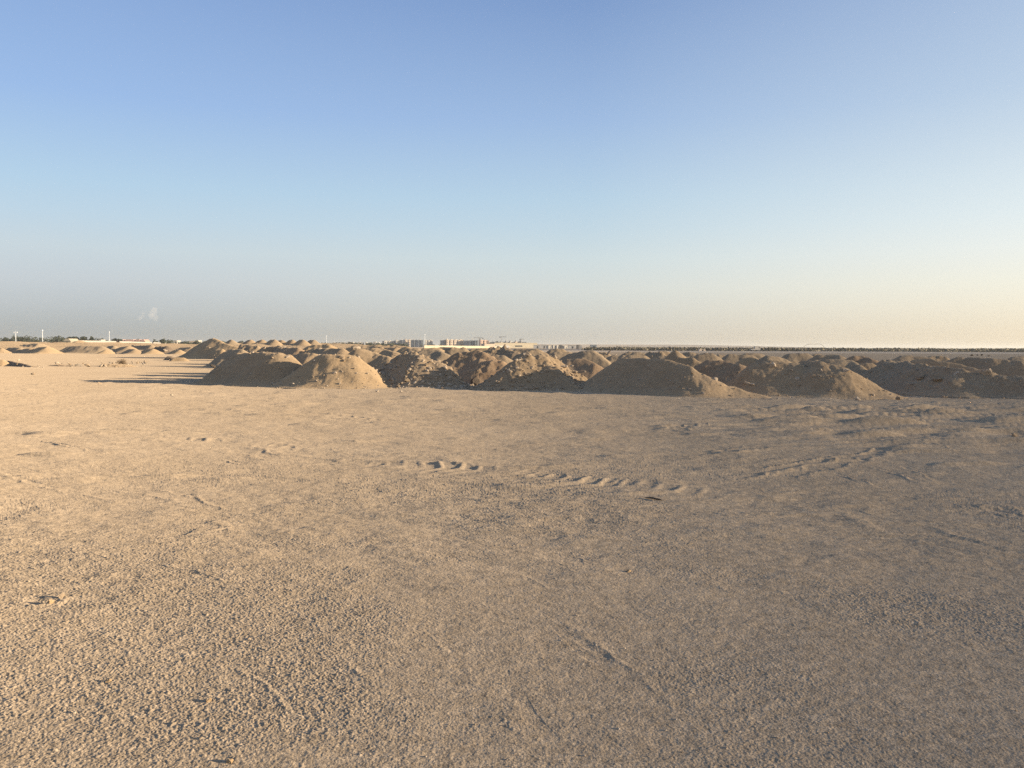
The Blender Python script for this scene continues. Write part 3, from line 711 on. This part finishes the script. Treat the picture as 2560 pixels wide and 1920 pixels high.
rock(1789, 950, .10, M_PALE, 'cream stone halfway down the lit crest of the broad shadowed mound')
rock(1758, 986, .08, M_PALE, 'white stone among grey debris at the foot of the broad shadowed mound')
rock(1722, 977, .09, M_GSTONE, 'grey stone in the shade at the foot of the broad shadowed mound')
rock(1600, 951, .08, M_GSTONE, 'lone grey stone in the dark middle of the broad shadowed mound')
rock(1870, 961, (.2, .12, .1), M_PALE, 'pale stone at the end of the stony spur behind the broad mound')
rock(1884, 964, (.18, .1, .08), M_PALE, 'last pale stone of the spur behind the broad mound')
rock(2246, 999, .10, M_CLOD, 'brown clod lying where the smooth right flank meets the flat')
rock(1697, 874, (.1, .12, .26), M_PALE, 'pale slab standing on the pinched peak', d0=40, lean=.25)
rock(1521, 889, (.09, .12, .34), M_PALE, 'pale slab leaning on the dark heap', d0=43, lean=.6)
rock(893, 873, (.5, .3, .32), M_PALE, 'angular lit block right of the flat-topped gravel mound', d0=50, lean=-.4)
rock(800, 877, (.22, .2, .2), M_PALE, 'white stone on the dark stony mound', d0=56)
rock(518, 868, (.14, .12, .14), M_PALE, 'upper white stone on the shaded side of the tallest mound', d0=95)
rock(526, 870.5, (.22, .16, .16), M_PALE, 'lower white stone on the shaded side of the tallest mound', d0=95)
rock(46, 903, .18, M_PALE, 'pale stone on top of the dark debris ridge', d0=58)
rock(34, 912, .10, M_PALE, 'white stone at the foot of the dark debris ridge', d0=58)
rock(76, 882, (.26, .2, .22), M_PALE, 'bright white block at the foot of the far row', d0=140)
rock(414, 878, (.5, .4, .4), M_PALE, 'cream block at the foot of the dark rubble heap', d0=140)
rock(126, 864, (.35, .3, .45), M_PALE, 'white block on the bank above the lit far mound', d0=150)
STRIP = 'broken stones scattered in a strip across the left flat'
g2 = np.random.default_rng(5)
strip_lab = 'broken stone lying in the strip of rubble by the dry bush'
for k in range(46):
    px = g2.choice([g2.uniform(140, 240), g2.uniform(245, 300), g2.uniform(318, 368)]); py = g2.uniform(907, 918)
    if px > 318: py = g2.uniform(905, 912)
    s = .05+.14*g2.random()**1.8
    rock(px, py, (s*1.3, s, s), [M_PALE, M_CLOD, M_CLOD, M_GSTONE][g2.integers(4)], strip_lab, STRIP, d0=58, seed=900+k, sink=.2)
# stones in the foreground
def fstone(px, py, s, mat, label, flat=.8):
    p = onground(px, py); v = rock_co((s*1.2, s, s), int(px+py), ICO2, flat, 12)
    o = link('stone', np_mesh('stone', v, tris=ICO2[1], smooth=False), None, [mat])
    o.location = (p[0], p[1], gheight(p[0], p[1])+s*.35)
    tag(o, label, 'stone', 'single stones on the near ground')
M_ORS = sand('ochre_stone', (.44, .34, .215), (.38, .30, .19), spk=.8, b1=.004, s1=60)
fstone(521, 1760, .013, M_ORS, 'small ochre stone with a dark shadow beside it, low in the foreground')
fstone(272, 1710, .013, M_ORS, 'crumbly ochre lump further left of the ochre stone')
fstone(575, 1908, .015, M_ORS, 'tan lump by the lower edge near the deep pit')
fstone(1572, 1440, .018, M_ORS, 'ochre clod at the end of a short scuffed ridge')
fstone(128, 1520, .022, M_ORS, 'broken crust lump beside the dark pit at the far left')
fstone(152, 1506, .02, M_CLOD, 'second crust lump right behind the first by the dark pit')
fstone(1905, 1368, .009, M_PALE, 'tiny pale pebble on the right half of the near ground')
fstone(186, 1787, .008, M_PALE, 'tiny pale pebble at the lower left')
fstone(2535, 1095, .05, M_CLOD, 'brown clod far right in front of the streaked ground')
fstone(430, 990, .06, M_PALE, 'white pebble on the flat before the shadow of the leftmost front mound')
fstone(943, 980, .06, M_PALE, 'pale pebble on the flat just before the flat-crested tan mound')
fstone(1002, 982, .06, M_PALE, 'pale pebble on the flat before the rubble mound')
fstone(83, 937, .10, M_CLOD, 'small clod alone on the flat below the dark debris ridge')
fstone(250, 960, .09, M_CLOD, 'small clod alone on the flat left of the long shadow')
# loose grit and pebbles strewn over the near ground: nobody could count them
g5 = np.random.default_rng(21); vs = []; fs = []; mi = []; n0 = 0
for k in range(5200):
    rr = 2.7+11*g5.random()**1.5; a = g5.uniform(-.68, .68); x, y = rr*math.sin(a), rr*math.cos(a)
    if vn(np.array([x/.9]), np.array([y/.9]), 55)[0] < g5.uniform(.15, .75): continue
    sz = .0018+.0050*g5.random()**4
    b_ = ICO0 if sz < .004 else ICO1
    v = rock_co((sz*1.2, sz, sz), int(g5.integers(1e9)), b_, .8, 6)+np.array([x, y, gheight(x, y)+sz*.15])
    vs.append(v); fs.append(b_[1]+n0); n0 += len(v); mi += [int(g5.choice([0, 0, 0, 1, 1, 2]))]*len(b_[1])
tag(link('gravel', np_mesh('gravel', np.concatenate(vs), tris=np.concatenate(fs), smooth=False, mi=mi), None, [M_CLOD, M_PALE, M_GSTONE]), 'loose grit and small pebbles strewn over the near sand', 'gravel', kind='stuff')
# stick
a_, b_ = onground(1612, 1255), onground(1656, 1261)
pts = [a_+(b_-a_)*t + np.array([0, .02*math.sin(t*3), .010+.008*math.sin(t*3.1)+gheight(*(a_+(b_-a_)*t)[:2])]) for t in np.linspace(0, 1, 9)]
st = MB().tube(pts, [.003, .006, .008, .009, .010, .010, .009, .008, .004], 8)
tag(st.build('stick', plain('dark_wood', (.085, .07, .055), .3, 20, .9), smooth=True), 'thin dark bent stick lying alone on the sand right of the tyre marks', 'stick')

# ------------------------------------------------------------------ plants
def leaf_cloud(n, cx, cy, cz, rx, ry, rz, s, seed, shape=1.0):
    g = np.random.default_rng(seed)
    d = g.normal(size=(n, 3)); d /= np.linalg.norm(d, axis=1)[:, None]; rr = g.random(n)**.45
    lum = 1+.28*np.sin(d[:, 0]*4+seed)*np.cos(d[:, 1]*3+seed*.7)+.2*np.sin(d[:, 2]*6+seed)
    p = d*(rr*lum)[:, None]*np.array([rx, ry, rz])+np.array([cx, cy, cz])
    u = g.normal(size=(n, 3)); u /= np.linalg.norm(u, axis=1)[:, None]; w = np.cross(u, g.normal(size=(n, 3))); w /= np.linalg.norm(w, axis=1)[:, None]
    k = s*g.uniform(.5, 1.3, (n, 1))
    v = np.stack([p-u*k, p+w*k*.7, p+u*k, p-w*k*.7], 1).reshape(-1, 3)
    return v, np.arange(n*4).reshape(-1, 4)
def cloud_obj(name, parts, mat, parent=None):
    vs = []; qs = []; n = 0
    for v, q in parts: vs.append(v); qs.append(q+n); n += len(v)
    return link(name, np_mesh(name, np.concatenate(vs), quads=np.concatenate(qs), smooth=False), parent, [mat])
M_LEAF = plain('foliage', (.055, .065, .042), .5, .6, .95)
M_SCRUB = plain('scrub_leaf', (.17, .155, .115), .5, .4, .95)
M_BARK = plain('bark', (.12, .10, .08), .3, 4)
M_DRY = plain('dry_twigs', (.22, .16, .10), .4, 6)
# dry bush on the flat
bp = onground(305, 915); r0 = empty('dry_bush', (bp[0], bp[1], .1)); tag(r0, 'dry brown bush growing among the scattered stones on the left flat', 'bush')
g3 = np.random.default_rng(3); m = MB()
for k in range(120):
    a = g3.uniform(0, 6.28); e = g3.uniform(.2, 1.4); l = g3.uniform(.25, .5)
    d = np.array([math.cos(a)*math.cos(e)*1.2, math.sin(a)*math.cos(e), math.sin(e)])
    q = d*l*.55+g3.normal(size=3)*.05; m.tube([d*.02, q, d*l+g3.normal(size=3)*.08], [.010, .006, .003], 4)
m.build('stem', M_DRY, r0)
cloud_obj('foliage', [leaf_cloud(900, 0, 0, .22, .42, .35, .24, .022, 4)], M_DRY, r0)
# tree belt far left, read as one mass; those that stand out are things
parts = []; g4 = np.random.default_rng(8)
for k in range(230):
    px = g4.uniform(-260, 1010); D = g4.uniform(640, 900)
    top = np.interp(px, [-260, 0, 120, 165, 260, 330, 520, 700, 1010], [9, 9.4, 9.5, 8.2, 7.2, 6.0, 5.2, 4.6, 4.2])*g4.uniform(.7, 1.05)
    x = (px-1280)/F0*D; w = g4.uniform(2.5, 5)
    parts.append(leaf_cloud(150, x, D, top*.55, w, w, top*.5, .75, 50+k))
tag(cloud_obj('tree_belt', parts, M_LEAF), 'dark belt of trees on the horizon at the left', 'trees', kind='stuff')
def tree(px, pytop, D, w, seed, label, cat='tree'):
    top = at(px, pytop, D); h = top[2]
    t = empty('tree', (top[0], D, 0)); tag(t, label, cat, 'single trees standing out of the belt')
    m = MB().tube([(0, 0, 0), (.1, 0, h*.35), (0, .1, h*.7)], [.28, .2, .1], 7)
    for s_ in (-1, 1, .4): m.tube([(0, 0, h*.4), (s_*w*.4, .3*s_, h*.68)], [.12, .05], 5)
    m.build('trunk', M_BARK, t)
    g = np.random.default_rng(seed)
    cloud_obj('crown', [leaf_cloud(160, g.uniform(-.4, .4)*w, g.uniform(-.4, .4)*w, h*g.uniform(.6, .8), w*.6, w*.6, h*.2, .55, seed*9+i) for i in range(5)], M_LEAF, t)
for px, py, w, lab in ((173, 840.5, 3, 'dark tree directly behind the cream house'), (188, 840.5, 2.8, 'tree behind the right gable of the cream house'), (206, 841, 3.2, 'round tree right of the cream house'), (231, 842, 1.8, 'narrow tree between the cream house and the third mast'), (16, 844.5, 3, 'first tree inside the frame edge, low and wide'), (54, 842, 2.6, 'tree just right of the mast nearest the frame edge'), (407, 848, 2.6, 'dark tree beyond the long white wall'), (287, 846.5, 1.8, 'small tree between the third mast and the row houses'), (300, 846.5, 1.8, 'small tree rising over the first row house')):
    tree(px, py, 620, w, int(px), lab)
# scrub band far right
parts = []
for k in range(1000):
    px = g4.uniform(1470, 3000); D = g4.uniform(395, 560); x = (px-1280)/F0*D
    h = g4.uniform(1.2, 1.6)+.35*vn(np.array([px/60.]), np.array([0.]), 4)[0]; w = g4.uniform(2, 5.5)
    parts.append(leaf_cloud(60, x, D, h*.45, w, w, h*.5, .55, 700+k))
tag(cloud_obj('scrub', parts, M_SCRUB), 'grey green band of low scrub along the horizon at the right', 'scrub', kind='stuff')
parts = []
for k in range(26):
    px = g4.uniform(660, 1160); D = g4.uniform(1250, 1450); x = (px-1280)/F0*D; h = g4.uniform(3, 7)
    parts.append(leaf_cloud(50, x, D, h*.5, 3, 3, h*.5, .9, 2000+k))
tag(cloud_obj('town_trees', parts, M_LEAF), 'far off trees between the apartment blocks', 'trees', kind='stuff')
# pale road strip on the right
rd = []
for px in range(1180, 3300, 40):
    yh = hz(px)
    rd.append((px, yh))
xsr = np.linspace(-40, 700, 75); v = []
for x in xsr:
    for y in (262+3*math.sin(x/31.), 300, 350, 386+4*math.sin(x/47.)): v.append((x, y, .004))
q = [(i*4+j, (i+1)*4+j, (i+1)*4+j+1, i*4+j+1) for i in range(len(xsr)-1) for j in range(3)]
tag(link('road', np_mesh('road', np.array(v), quads=np.array(q)), None, [sand('pale_road', (.47, .42, .34), (.43, .385, .31), patch=.05, b1=.02, s1=2)]), kind='structure')
v = []
for x in xsr:
    for y in (387+4*math.sin(x/47.), 480, 640): v.append((x, y, .004))
q = [(i*3+j, (i+1)*3+j, (i+1)*3+j+1, i*3+j+1) for i in range(len(xsr)-1) for j in range(2)]
tag(link('verge', np_mesh('verge', np.array(v), quads=np.array(q)), None, [plain('verge_shaded_soil', (.25, .21, .16), .3, .05)]), kind='structure')  # dark grey ground, with the shadow lying on it put into the colour
# pale sand ridge on the far horizon
xs_ = np.linspace(-100, 1150, 160); v = []
for x in xs_:
    h = 9.5*float(sstep(-100, -40, x)*sstep(1150, 500, x)) + .6*float(fbm(np.array([x/60]), np.array([0.]), 9)[0])
    v += [(x, 2500, -.5), (x, 2540, max(h, -.4)), (x, 2700, max(h, -.4)), (x, 2760, -.5)]
q = [(i*4+j, (i+1)*4+j, (i+1)*4+j+1, i*4+j+1) for i in range(len(xs_)-1) for j in range(3)]
tag(link('hill', np_mesh('hill', np.array(v), quads=np.array(q)), None, [sand('far_sand', (.50, .44, .34), (.47, .41, .32), patch=.01, b1=.01, s1=1, b2=.01, s2=2)]), kind='structure')

# ------------------------------------------------------------------ buildings and masts
M_WHITE = plain('white_paint', (.39, .37, .33), .08, .3)
M_CREAM = plain('cream_render', (.385, .34, .255), .08, .1)
M_BEIGE = plain('beige_render', (.48, .40, .32), .1, .1)
M_BLUEG = plain('blue_grey_shaded_face', (.20, .23, .26), .12, .1)  # shade of the unlit block faces put into the colour; the container shares it
M_GREYB = plain('grey_concrete', (.40, .39, .37), .12, .1)
M_PINK = plain('pink_roof', (.46, .30, .24), .15, .3)
M_PEACH = plain('peach_render', (.52, .38, .29), .1, .1)
M_WIN = plain('dark_window', (.05, .055, .06), .1, 1, .25)
M_STEEL = plain('pale_steel', (.68, .70, .70), .06, 1, .5)
M_DSTEEL = plain('dark_steel', (.12, .12, .12), .1, 1, .6)
def px_w(px0, px1, D): return (px1-px0)/F0*D
# long white wall, in two lengths with a gatehouse gap
def wall_run(px0, D0, h0, px1, D1, h1, label, n=12, mat=M_WHITE):
    p0 = np.array([(px0-1280)/F0*D0, D0]); p1 = np.array([(px1-1280)/F0*D1, D1]); d = p1-p0; l = np.hypot(*d); rz = math.atan2(d[1], d[0])
    t = empty('boundary_wall', (*((p0+p1)/2), 0), rz); tag(t, label, 'wall')
    b = MB(); c = MB(); po = MB()
    for k in range(n):
        x = (k+.5-n/2)*l/n; h = h0+(h1-h0)*(k+.5)/n
        b.box((x, 0, h/2), (l/n-.02, .25, h)); c.box((x, 0, h+.06), (l/n-.03, .4, .12)); po.box((x-l/n/2, 0, h/2+.1), (.5, .5, h+.2))
    b.build('panel', mat, t); c.build('coping', mat, t); po.build('pier', mat, t)
wall_run(300, 520, 3.9, 512, 900, 3.1, 'long white boundary wall running from the row houses to the tallest mound')
wall_run(200, 420, 3.75, 291, 508, 3.85, 'shorter white wall left of the row houses')
wall_run(1060, 620, 2.2, 1262, 1000, 1.95, 'white wall below the beige apartment block and the dark blue building', mat=M_CREAM)
def mast(px, pytop, D, label, head, plinth):
    p = at(px, pytop, D); h = p[2]
    t = empty('light_mast', (p[0], D, 0)); tag(t, label, 'mast', 'tall pale masts on the horizon')
    MB().tube([(0, 0, 0), (0, 0, h*.5), (0, 0, h)], [.22, .18, .12], 10).build('pole', M_STEEL, t, True)
    MB().box((plinth*.3, 0, 1.7), (1.5+plinth, 1.4, 3.4)).box((plinth*.3, 0, 3.5), (1.7+plinth, 1.6, .2)).build('base', M_WHITE, t)
    hb = MB()
    if head:
        hb.box((0, 0, h-.5), (2.6, .5, .35))
        for s_ in (-1, 0, 1): hb.box((s_*1.0, -.3, h-.8), (.6, .4, .5))
    else: hb.tube([(0, 0, h-.6), (0, 0, h+.3)], [.45, .2], 8)
    hb.build('lamp_head', M_STEEL, t)
mast(39, 828.5, 560, 'mast with a wide lamp head, nearest the frame edge', True, .3)
mast(106, 825.5, 560, 'plain mast with a white box at its foot, left of the cream house', False, 1.6)
mast(273, 829.5, 700, 'thinner mast beside the row houses', False, 0)
mast(816, 839, 900, 'slender white mast right of the little skyline peaks', False, 0)
mast(1062, 836, 760, 'tall white mast in front of the apartment blocks', False, .2)
# houses
def house(px0, px1, pyt, D, label, group, roofm=M_PINK, wallm=M_CREAM, z0=0.0, gable=True, par=False, name='house'):
    w = px_w(px0, px1, D); p = at((px0+px1)/2, pyt, D); h = p[2]-z0
    t = empty(name, (p[0], D, z0)); tag(t, label, 'house', group)
    rh = min(1.6, h*.3) if gable else .25
    MB().box((0, 0, (h-rh)/2), (w, 8, h-rh)).build('wall', wallm, t)
    if gable:
        MB().prism([(-w/2-.3, h-rh+.003), (w/2+.3, h-rh+.003), (w/2-1, h), (-w/2+1, h)], -4.4, 4.4).build('roof', roofm, t)
    else:
        MB().box((0, 0, h-rh/2+.003), (w+.3, 8.3, rh)).build('roof', roofm, t)
    n = max(1, int(w/2.6))
    for k in range(n):
        x = (k+.5-n/2)*w/n
        for zc in ([h*.5] if h < 5 else [h*.28, h*.6]):
            MB().box((x, -4.0, zc), (1.0, .1, 1.2)).build('window', M_WIN, t)
    return t
t = house(170, 187, 846.5, 430, 'cream house with stepped gables among trees behind the bank', None, M_CREAM, M_CREAM)
RH = 'row of low pink-roofed houses above the white wall'
for a, b, lab in ((299, 316, 'first row house beside the thinner mast'), (319, 342, 'second row house from the thinner mast'), (345, 357, 'third row house, the narrowest of the row'), (358, 368.5, 'last row house, at the end of the row away from the mast')):
    house(a, b, 848.8, 640, lab, RH, M_PINK, M_BEIGE)
WH = 'small white houses in the trees'
for a, b, y, lab in ((253, 258, 849, 'tiny white house just left of the thinner mast'), (424, 428, 851, 'tiny white house left of the flat white one'), (433, 441, 850.8, 'flat white house in the trees past the row houses'), (443, 447, 851, 'tiny white house right of the flat one'), (493, 500, 850.5, 'white house against the slope of the tallest mound'), (478, 490, 852, 'beige low house beside the tallest mound')):
    house(a, b, y, 720, lab, WH, M_WHITE if 'white' in lab else M_BEIGE, M_WHITE if 'white' in lab else M_BEIGE, gable=False)
TW = 'tiny pale houses along the horizon right of the slender mast'
for k, px in enumerate((832, 842, 851, 861, 870, 878, 888, 896, 904, 914, 925, 934, 944)):
    house(px, px+g4.uniform(4, 7.5), 854.2+g4.uniform(0, 2.0), 1100, 'tiny pale house in the line on the horizon right of the slender mast', TW, M_WHITE, M_WHITE, gable=(k % 3 == 0))
# apartment blocks
def flats(px0, px1, pyt, D, label, wallm, floors, bays, tops=(), rz=None, group=None, wins=True, cat='apartment block', name='apartment_block', depth=14):
    w = px_w(px0, px1, D); p = at((px0+px1)/2, pyt, D); h = p[2]
    rz = (0.0 if wallm is M_BLUEG else R(24)) if rz is None else rz  # blocks with shade in their wall colour stay unturned, the rest face the sun
    t = empty(name, (p[0], D, 0), rz); tag(t, label, cat, group)
    MB().box((0, 0, h/2), (w, depth, h)).build('wall', wallm, t)
    MB().box((0, 0, h+.25), (w+.6, depth+.6, .5)).build('roof_slab', wallm, t)
    fh = h/floors
    if wins:
        for i in range(floors):
            for j in range(bays):
                x = (j+.5-bays/2)*w/bays
                MB().box((x, -depth/2, (i+.5)*fh), (w/bays*.42, .3, fh*.5)).build('window', M_WIN, t)
        for j in range(0, bays+1, 2):
            MB().box(((j-bays/2)*w/bays, -depth/2-.7, h/2), (.5, 1.4, h*.99)).build('balcony_fin', wallm, t)
    for f, hh in tops:
        MB().box(((f-.5)*w, 0, h+.5+hh/2), (w*.09, 5, hh)).build('stair_tower', M_WHITE if wallm is not M_BLUEG else M_GREYB, t)
AP = 'apartment blocks on the horizon'
D = 1500
flats(958, 986, 853, D, 'low white block at the left end of the apartments', M_WHITE, 2, 5, ((.2, 1.2), (.6, 1)), group=AP)
flats(987, 1000, 852, D, 'grey and cream block next to the low white one', M_GREYB, 4, 3, ((.3, 2),), group=AP)
flats(1000, 1010, 850.5, D+30, 'narrow shaded blue grey block second in the grey cluster', M_BLUEG, 4, 3, ((.5, 1.5),), group=AP)
flats(1010, 1028, 850, D, 'cream and grey block with tall stair towers in the cluster', M_BEIGE, 4, 4, ((.2, 2.2), (.75, 2)), group=AP)
flats(1028, 1060, 850.5, D-20, 'wide shaded blue grey block left of the tall white mast', M_BLUEG, 5, 7, ((.2, 1.6), (.4, 1), (.7, 2.2)), group=AP)
flats(1060, 1079, 850.5, D, 'grey block right of the tall white mast', M_GREYB, 4, 5, ((.8, 1),), group=AP)
flats(1101, 1112, 851, D-5, 'shaded blue grey end wing of the beige block', M_BLUEG, 4, 2, group=AP)
flats(1112, 1157, 850.3, D, 'long beige apartment block with rows of balconies', M_BEIGE, 4, 9, ((.1, 2), (.36, 1.4), (.62, 1.4), (.9, 1.6)), group=AP)
flats(1160, 1176, 852, D, 'dark block between the beige and the peach ones', M_BLUEG, 3, 3, ((.7, 2),), group=AP)
flats(1197, 1216, 851, D-8, 'peach block under the tower crane', M_PEACH, 4, 4, ((.2, 2.6), (.8, 1)), group=AP)
flats(1175.5, 1195.5, 852, 1050, 'plain dark blue building standing nearest below the crane', M_BLUEG, 3, 3, ((.3, 2.4),), group=AP, cat='building', name='dark_building')
SK = 'low buildings on the skyline behind the cream warehouse'
for a, b, y, lab, mm in ((1219, 1226, 855, 'first low grey building right of the peach block', M_GREYB), (1228, 1238, 855.5, 'blue grey low building right of the first', M_BLUEG), (1239, 1246, 853.5, 'taller grey building in the low skyline', M_BLUEG), (1248, 1256, 856.5, 'cream hut on the low skyline', M_BEIGE), (1262, 1269, 855, 'pale stub building left of the small minaret', M_GREYB), (1271, 1281, 855, 'grey building by the middle of the warehouse', M_GREYB), (1284, 1297, 855, 'cream stepped building over the warehouse roof', M_BEIGE), (1299, 1304, 854, 'narrow tall building near the end of the skyline', M_GREYB), (1306, 1316, 856, 'last grey building of the low skyline', M_BLUEG)):
    flats(a, b, y, 1500, lab, mm, 2, 2, ((.4, 2.2),), group=SK, cat='building', name='low_building')
# cranes
def crane(px, pytop, pxl, pxr, D, label):
    p = at(px, pytop, D); h = p[2]; t = empty('tower_crane', (p[0], D, 0)); tag(t, label, 'crane', 'tower cranes above the apartments')
    m = MB()
    for sx in (-.7, .7):
        for sy in (-.7, .7): m.tube([(sx, sy, 0), (sx, sy, h)], .14, 4)
    for k in range(int(h/2)): m.tube([(-.7, -.7, k*2), (.7, -.7, k*2+2)], .09, 4)
    m.build('tower', M_DSTEEL, t)
    x0, x1 = px_w(px, pxl, D), px_w(px, pxr, D); j = MB()
    for dz in (-.5, .7): j.tube([(x0, 0, h+dz), (x1, 0, h+dz)], .16, 4)
    n = 14
    for k in range(n): j.tube([(x0+(x1-x0)*k/n, 0, h-.5), (x0+(x1-x0)*(k+.5)/n, 0, h+.7), (x0+(x1-x0)*(k+1)/n, 0, h-.5)], .1, 4)
    j.build('jib', M_DSTEEL, t)
    MB().box((.9, 0, h-1.4), (1.4, 1.4, 1.7)).build('cab', M_GREYB, t)
    MB().box((x0+.8, 0, h-1.2), (2.2, 1.4, 2)).build('counterweight', M_DSTEEL, t)
crane(1198, 844.5, 1206, 1184, 1520, 'darker tower crane with a short jib above the peach block')
crane(1254, 841.8, 1249, 1266, 1650, 'faint tower crane with a long thin jib over the low skyline')
crane(1302, 848, 1299, 1309, 1650, 'small crane near the end of the low skyline')
# warehouse
D = 1000; t = empty('warehouse', ((1279-1280)/F0*D, D, 0), R(20)); tag(t, 'long cream warehouse with one wide dark opening, catching the sun', 'warehouse')
w = px_w(1222, 1334, D); h = at(1279, 857.8, D)[2]
MB().box((0, 0, h/2), (w, 30, h)).build('wall', M_CREAM, t)
MB().box((0, 0, h+.15), (w+.6, 30.6, .3)).build('roof', M_CREAM, t)
MB().box((px_w(1279, 1286, D), -15, 2.3), (px_w(1276, 1295, D), .4, 1.6)).build('doorway', M_WIN, t)
MB().prism([(px_w(1279, 1224, D), 0), (px_w(1279, 1262, D), 0), (px_w(1279, 1258, D), 3.0), (px_w(1279, 1226, D), 3.0)], -17, -15.05).build('lean_to', M_GREYB, t)
D = 900; t = empty('warehouse', ((1220-1280)/F0*D, D, 0), R(20)); tag(t, 'lower cream shed left of the long warehouse', 'shed')
MB().box((0, 0, 2.2), (px_w(1196, 1224, D), 12, 4.4)).build('wall', M_BEIGE, t); MB().box((0, 0, 4.5), (px_w(1196, 1224, D)+.5, 12.5, .25)).build('roof', M_BEIGE, t)
# sheds and huts right of it
SH = 'sheds and huts on the flat right of the warehouse'
for a, b, y, D, mm, lab in ((1334, 1350, 863, 800, M_GREYB, 'long grey shed at the end of the warehouse'), (1352, 1366, 862.5, 820, M_GREYB, 'second grey shed with a dark roof'), (1368, 1376, 864, 760, M_WHITE, 'white hut right of the grey sheds'), (1380, 1387, 863.5, 770, M_WHITE, 'second white hut, wider'), (1389, 1396, 864, 760, M_WHITE, 'third white hut, beside the dark container'), (1397, 1405.5, 863, 740, M_DSTEEL, 'dark upright container between the white huts'), (1408, 1416, 865, 770, M_WHITE, 'white cabin right of the dark container'), (1420, 1438, 863.5, 800, M_GREYB, 'low grey shed further right'), (1441, 1447, 862.8, 720, M_DSTEEL, 'dark square booth right of the low grey shed'), (1449, 1454, 863.2, 720, M_GREYB, 'grey booth beside the dark square one'), (1476, 1491, 862.5, 690, M_BLUEG, 'blue grey container standing alone at the end of the huts')):
    w = px_w(a, b, D); p = at((a+b)/2, y, D); h = p[2]; t = empty('shed', (p[0], D, 0), R(22) if mm is M_WHITE else 0); tag(t, lab, 'shed', SH)
    MB().box((0, 0, h/2), (w, 5, h)).build('wall', mm, t); MB().box((0, 0, h+.1), (w+.4, 5.4, .2)).build('roof', M_DSTEEL if 'grey shed' in lab else mm, t)
    MB().box((w*.12, -2.5, h*.36), (w*.22, .12, h*.72)).build('door', M_WIN, t)
# white truck at the scrub
D = 392; p = at(1893, 866, D); t = empty('truck', (p[0], D, 0)); tag(t, 'small white truck parked on the edge of the scrub band', 'truck')
MB().prism([(-1.3, .55), (1.3, .55), (1.3, 1.35), (.75, 2.25), (-1.3, 2.35)], -.9, .9).build('body', M_WHITE, t)
MB().prism([(.66, 1.4), (1.12, 1.4), (.76, 2.05), (.5, 2.05)], -.93, .93).build('window', M_WIN, t)
MB().box((-2.2, 0, .85), (1.75, 1.8, .5)).build('load_bed', M_GREYB, t)
for x in (-2.3, .7):
    for y in (-.85, .85): MB().tube([(x, y-.1, .38), (x, y+.1, .38)], .38, 12).build('wheel', M_DSTEEL, t)
D = 400; t = empty('tent', ((1742-1280)/F0*D, D-10, 0)); tag(t, 'low pale tent in front of the scrub band', 'tent')
MB().prism([(-1.7, 0), (1.7, 0), (1.4, .8), (-1.2, .95)], -1, 1).build('canvas', M_BEIGE, t)
MB().box((.2, -1.0, .35), (.7, .06, .7)).build('door', M_WIN, t)
# thin arch
D = 392
pts = [at(px, py, D) for px, py in ((1998, 878), (2008, 868), (2016, 862.5), (2022, 860.4), (2036, 860.2), (2050, 860), (2055, 862), (2060, 867.5), (2066, 878))]
pts = [(a[0], a[1], max(a[2], 0)) for a in pts]
tag(MB().tube(pts, .065, 8).build('pipe_arch', M_DSTEEL, smooth=True), 'thin dark pipe arch bending up above the scrub band', 'arch')

# ------------------------------------------------------------------ smoke and air
m, nt, out = new_mat('smoke')
v = nt.nodes.new('ShaderNodeVolumePrincipled'); v.inputs['Color'].default_value = (1, .95, .9, 1); v.inputs['Density'].default_value = .0026; v.inputs['Anisotropy'].default_value = 0
nt.links.new(v.outputs[0], out.inputs['Volume'])
def puff(blobs, label):
    vs = []; fs = []; n = 0
    c0 = np.mean([at(a, b, 8600) for a, b, *_ in blobs], 0)
    for k, (a, b, rx, rz) in enumerate(blobs):
        v_ = ICO3[0]*(1+.3*np.sin(ICO3[0]@np.array([5., 3., 4.])+k)[:, None]*.5)*np.array([rx, rx, rz])/F0*8600 + at(a, b, 8600)-c0
        vs.append(v_); fs.append(ICO3[1]+n); n += len(v_)
    o = link('smoke_puff', np_mesh('smoke_puff', np.concatenate(vs), tris=np.concatenate(fs)), None, [m]); o.location = c0
    tag(o, label, 'smoke')
puff([(386, 776, 8, 9), (381, 787, 9, 10), (389, 795, 6, 8)], 'brighter pale puff of smoke hanging low in the sky at the left')
puff([(358, 786, 4, 9), (352, 794, 6, 6)], 'fainter thin wisp of smoke left of the brighter puff')
HAZE_D = 1.45e-4
m, nt, out = new_mat('haze')
v = nt.nodes.new('ShaderNodeVolumePrincipled'); v.inputs['Color'].default_value = (.84, .86, .83, 1); v.inputs['Density'].default_value = HAZE_D; v.inputs['Anisotropy'].default_value = .35
nt.links.new(v.outputs[0], out.inputs['Volume'])
tag(MB().box((0, 0, 11.6), (16300, 16300, 27)).build('haze', m), kind='stuff')
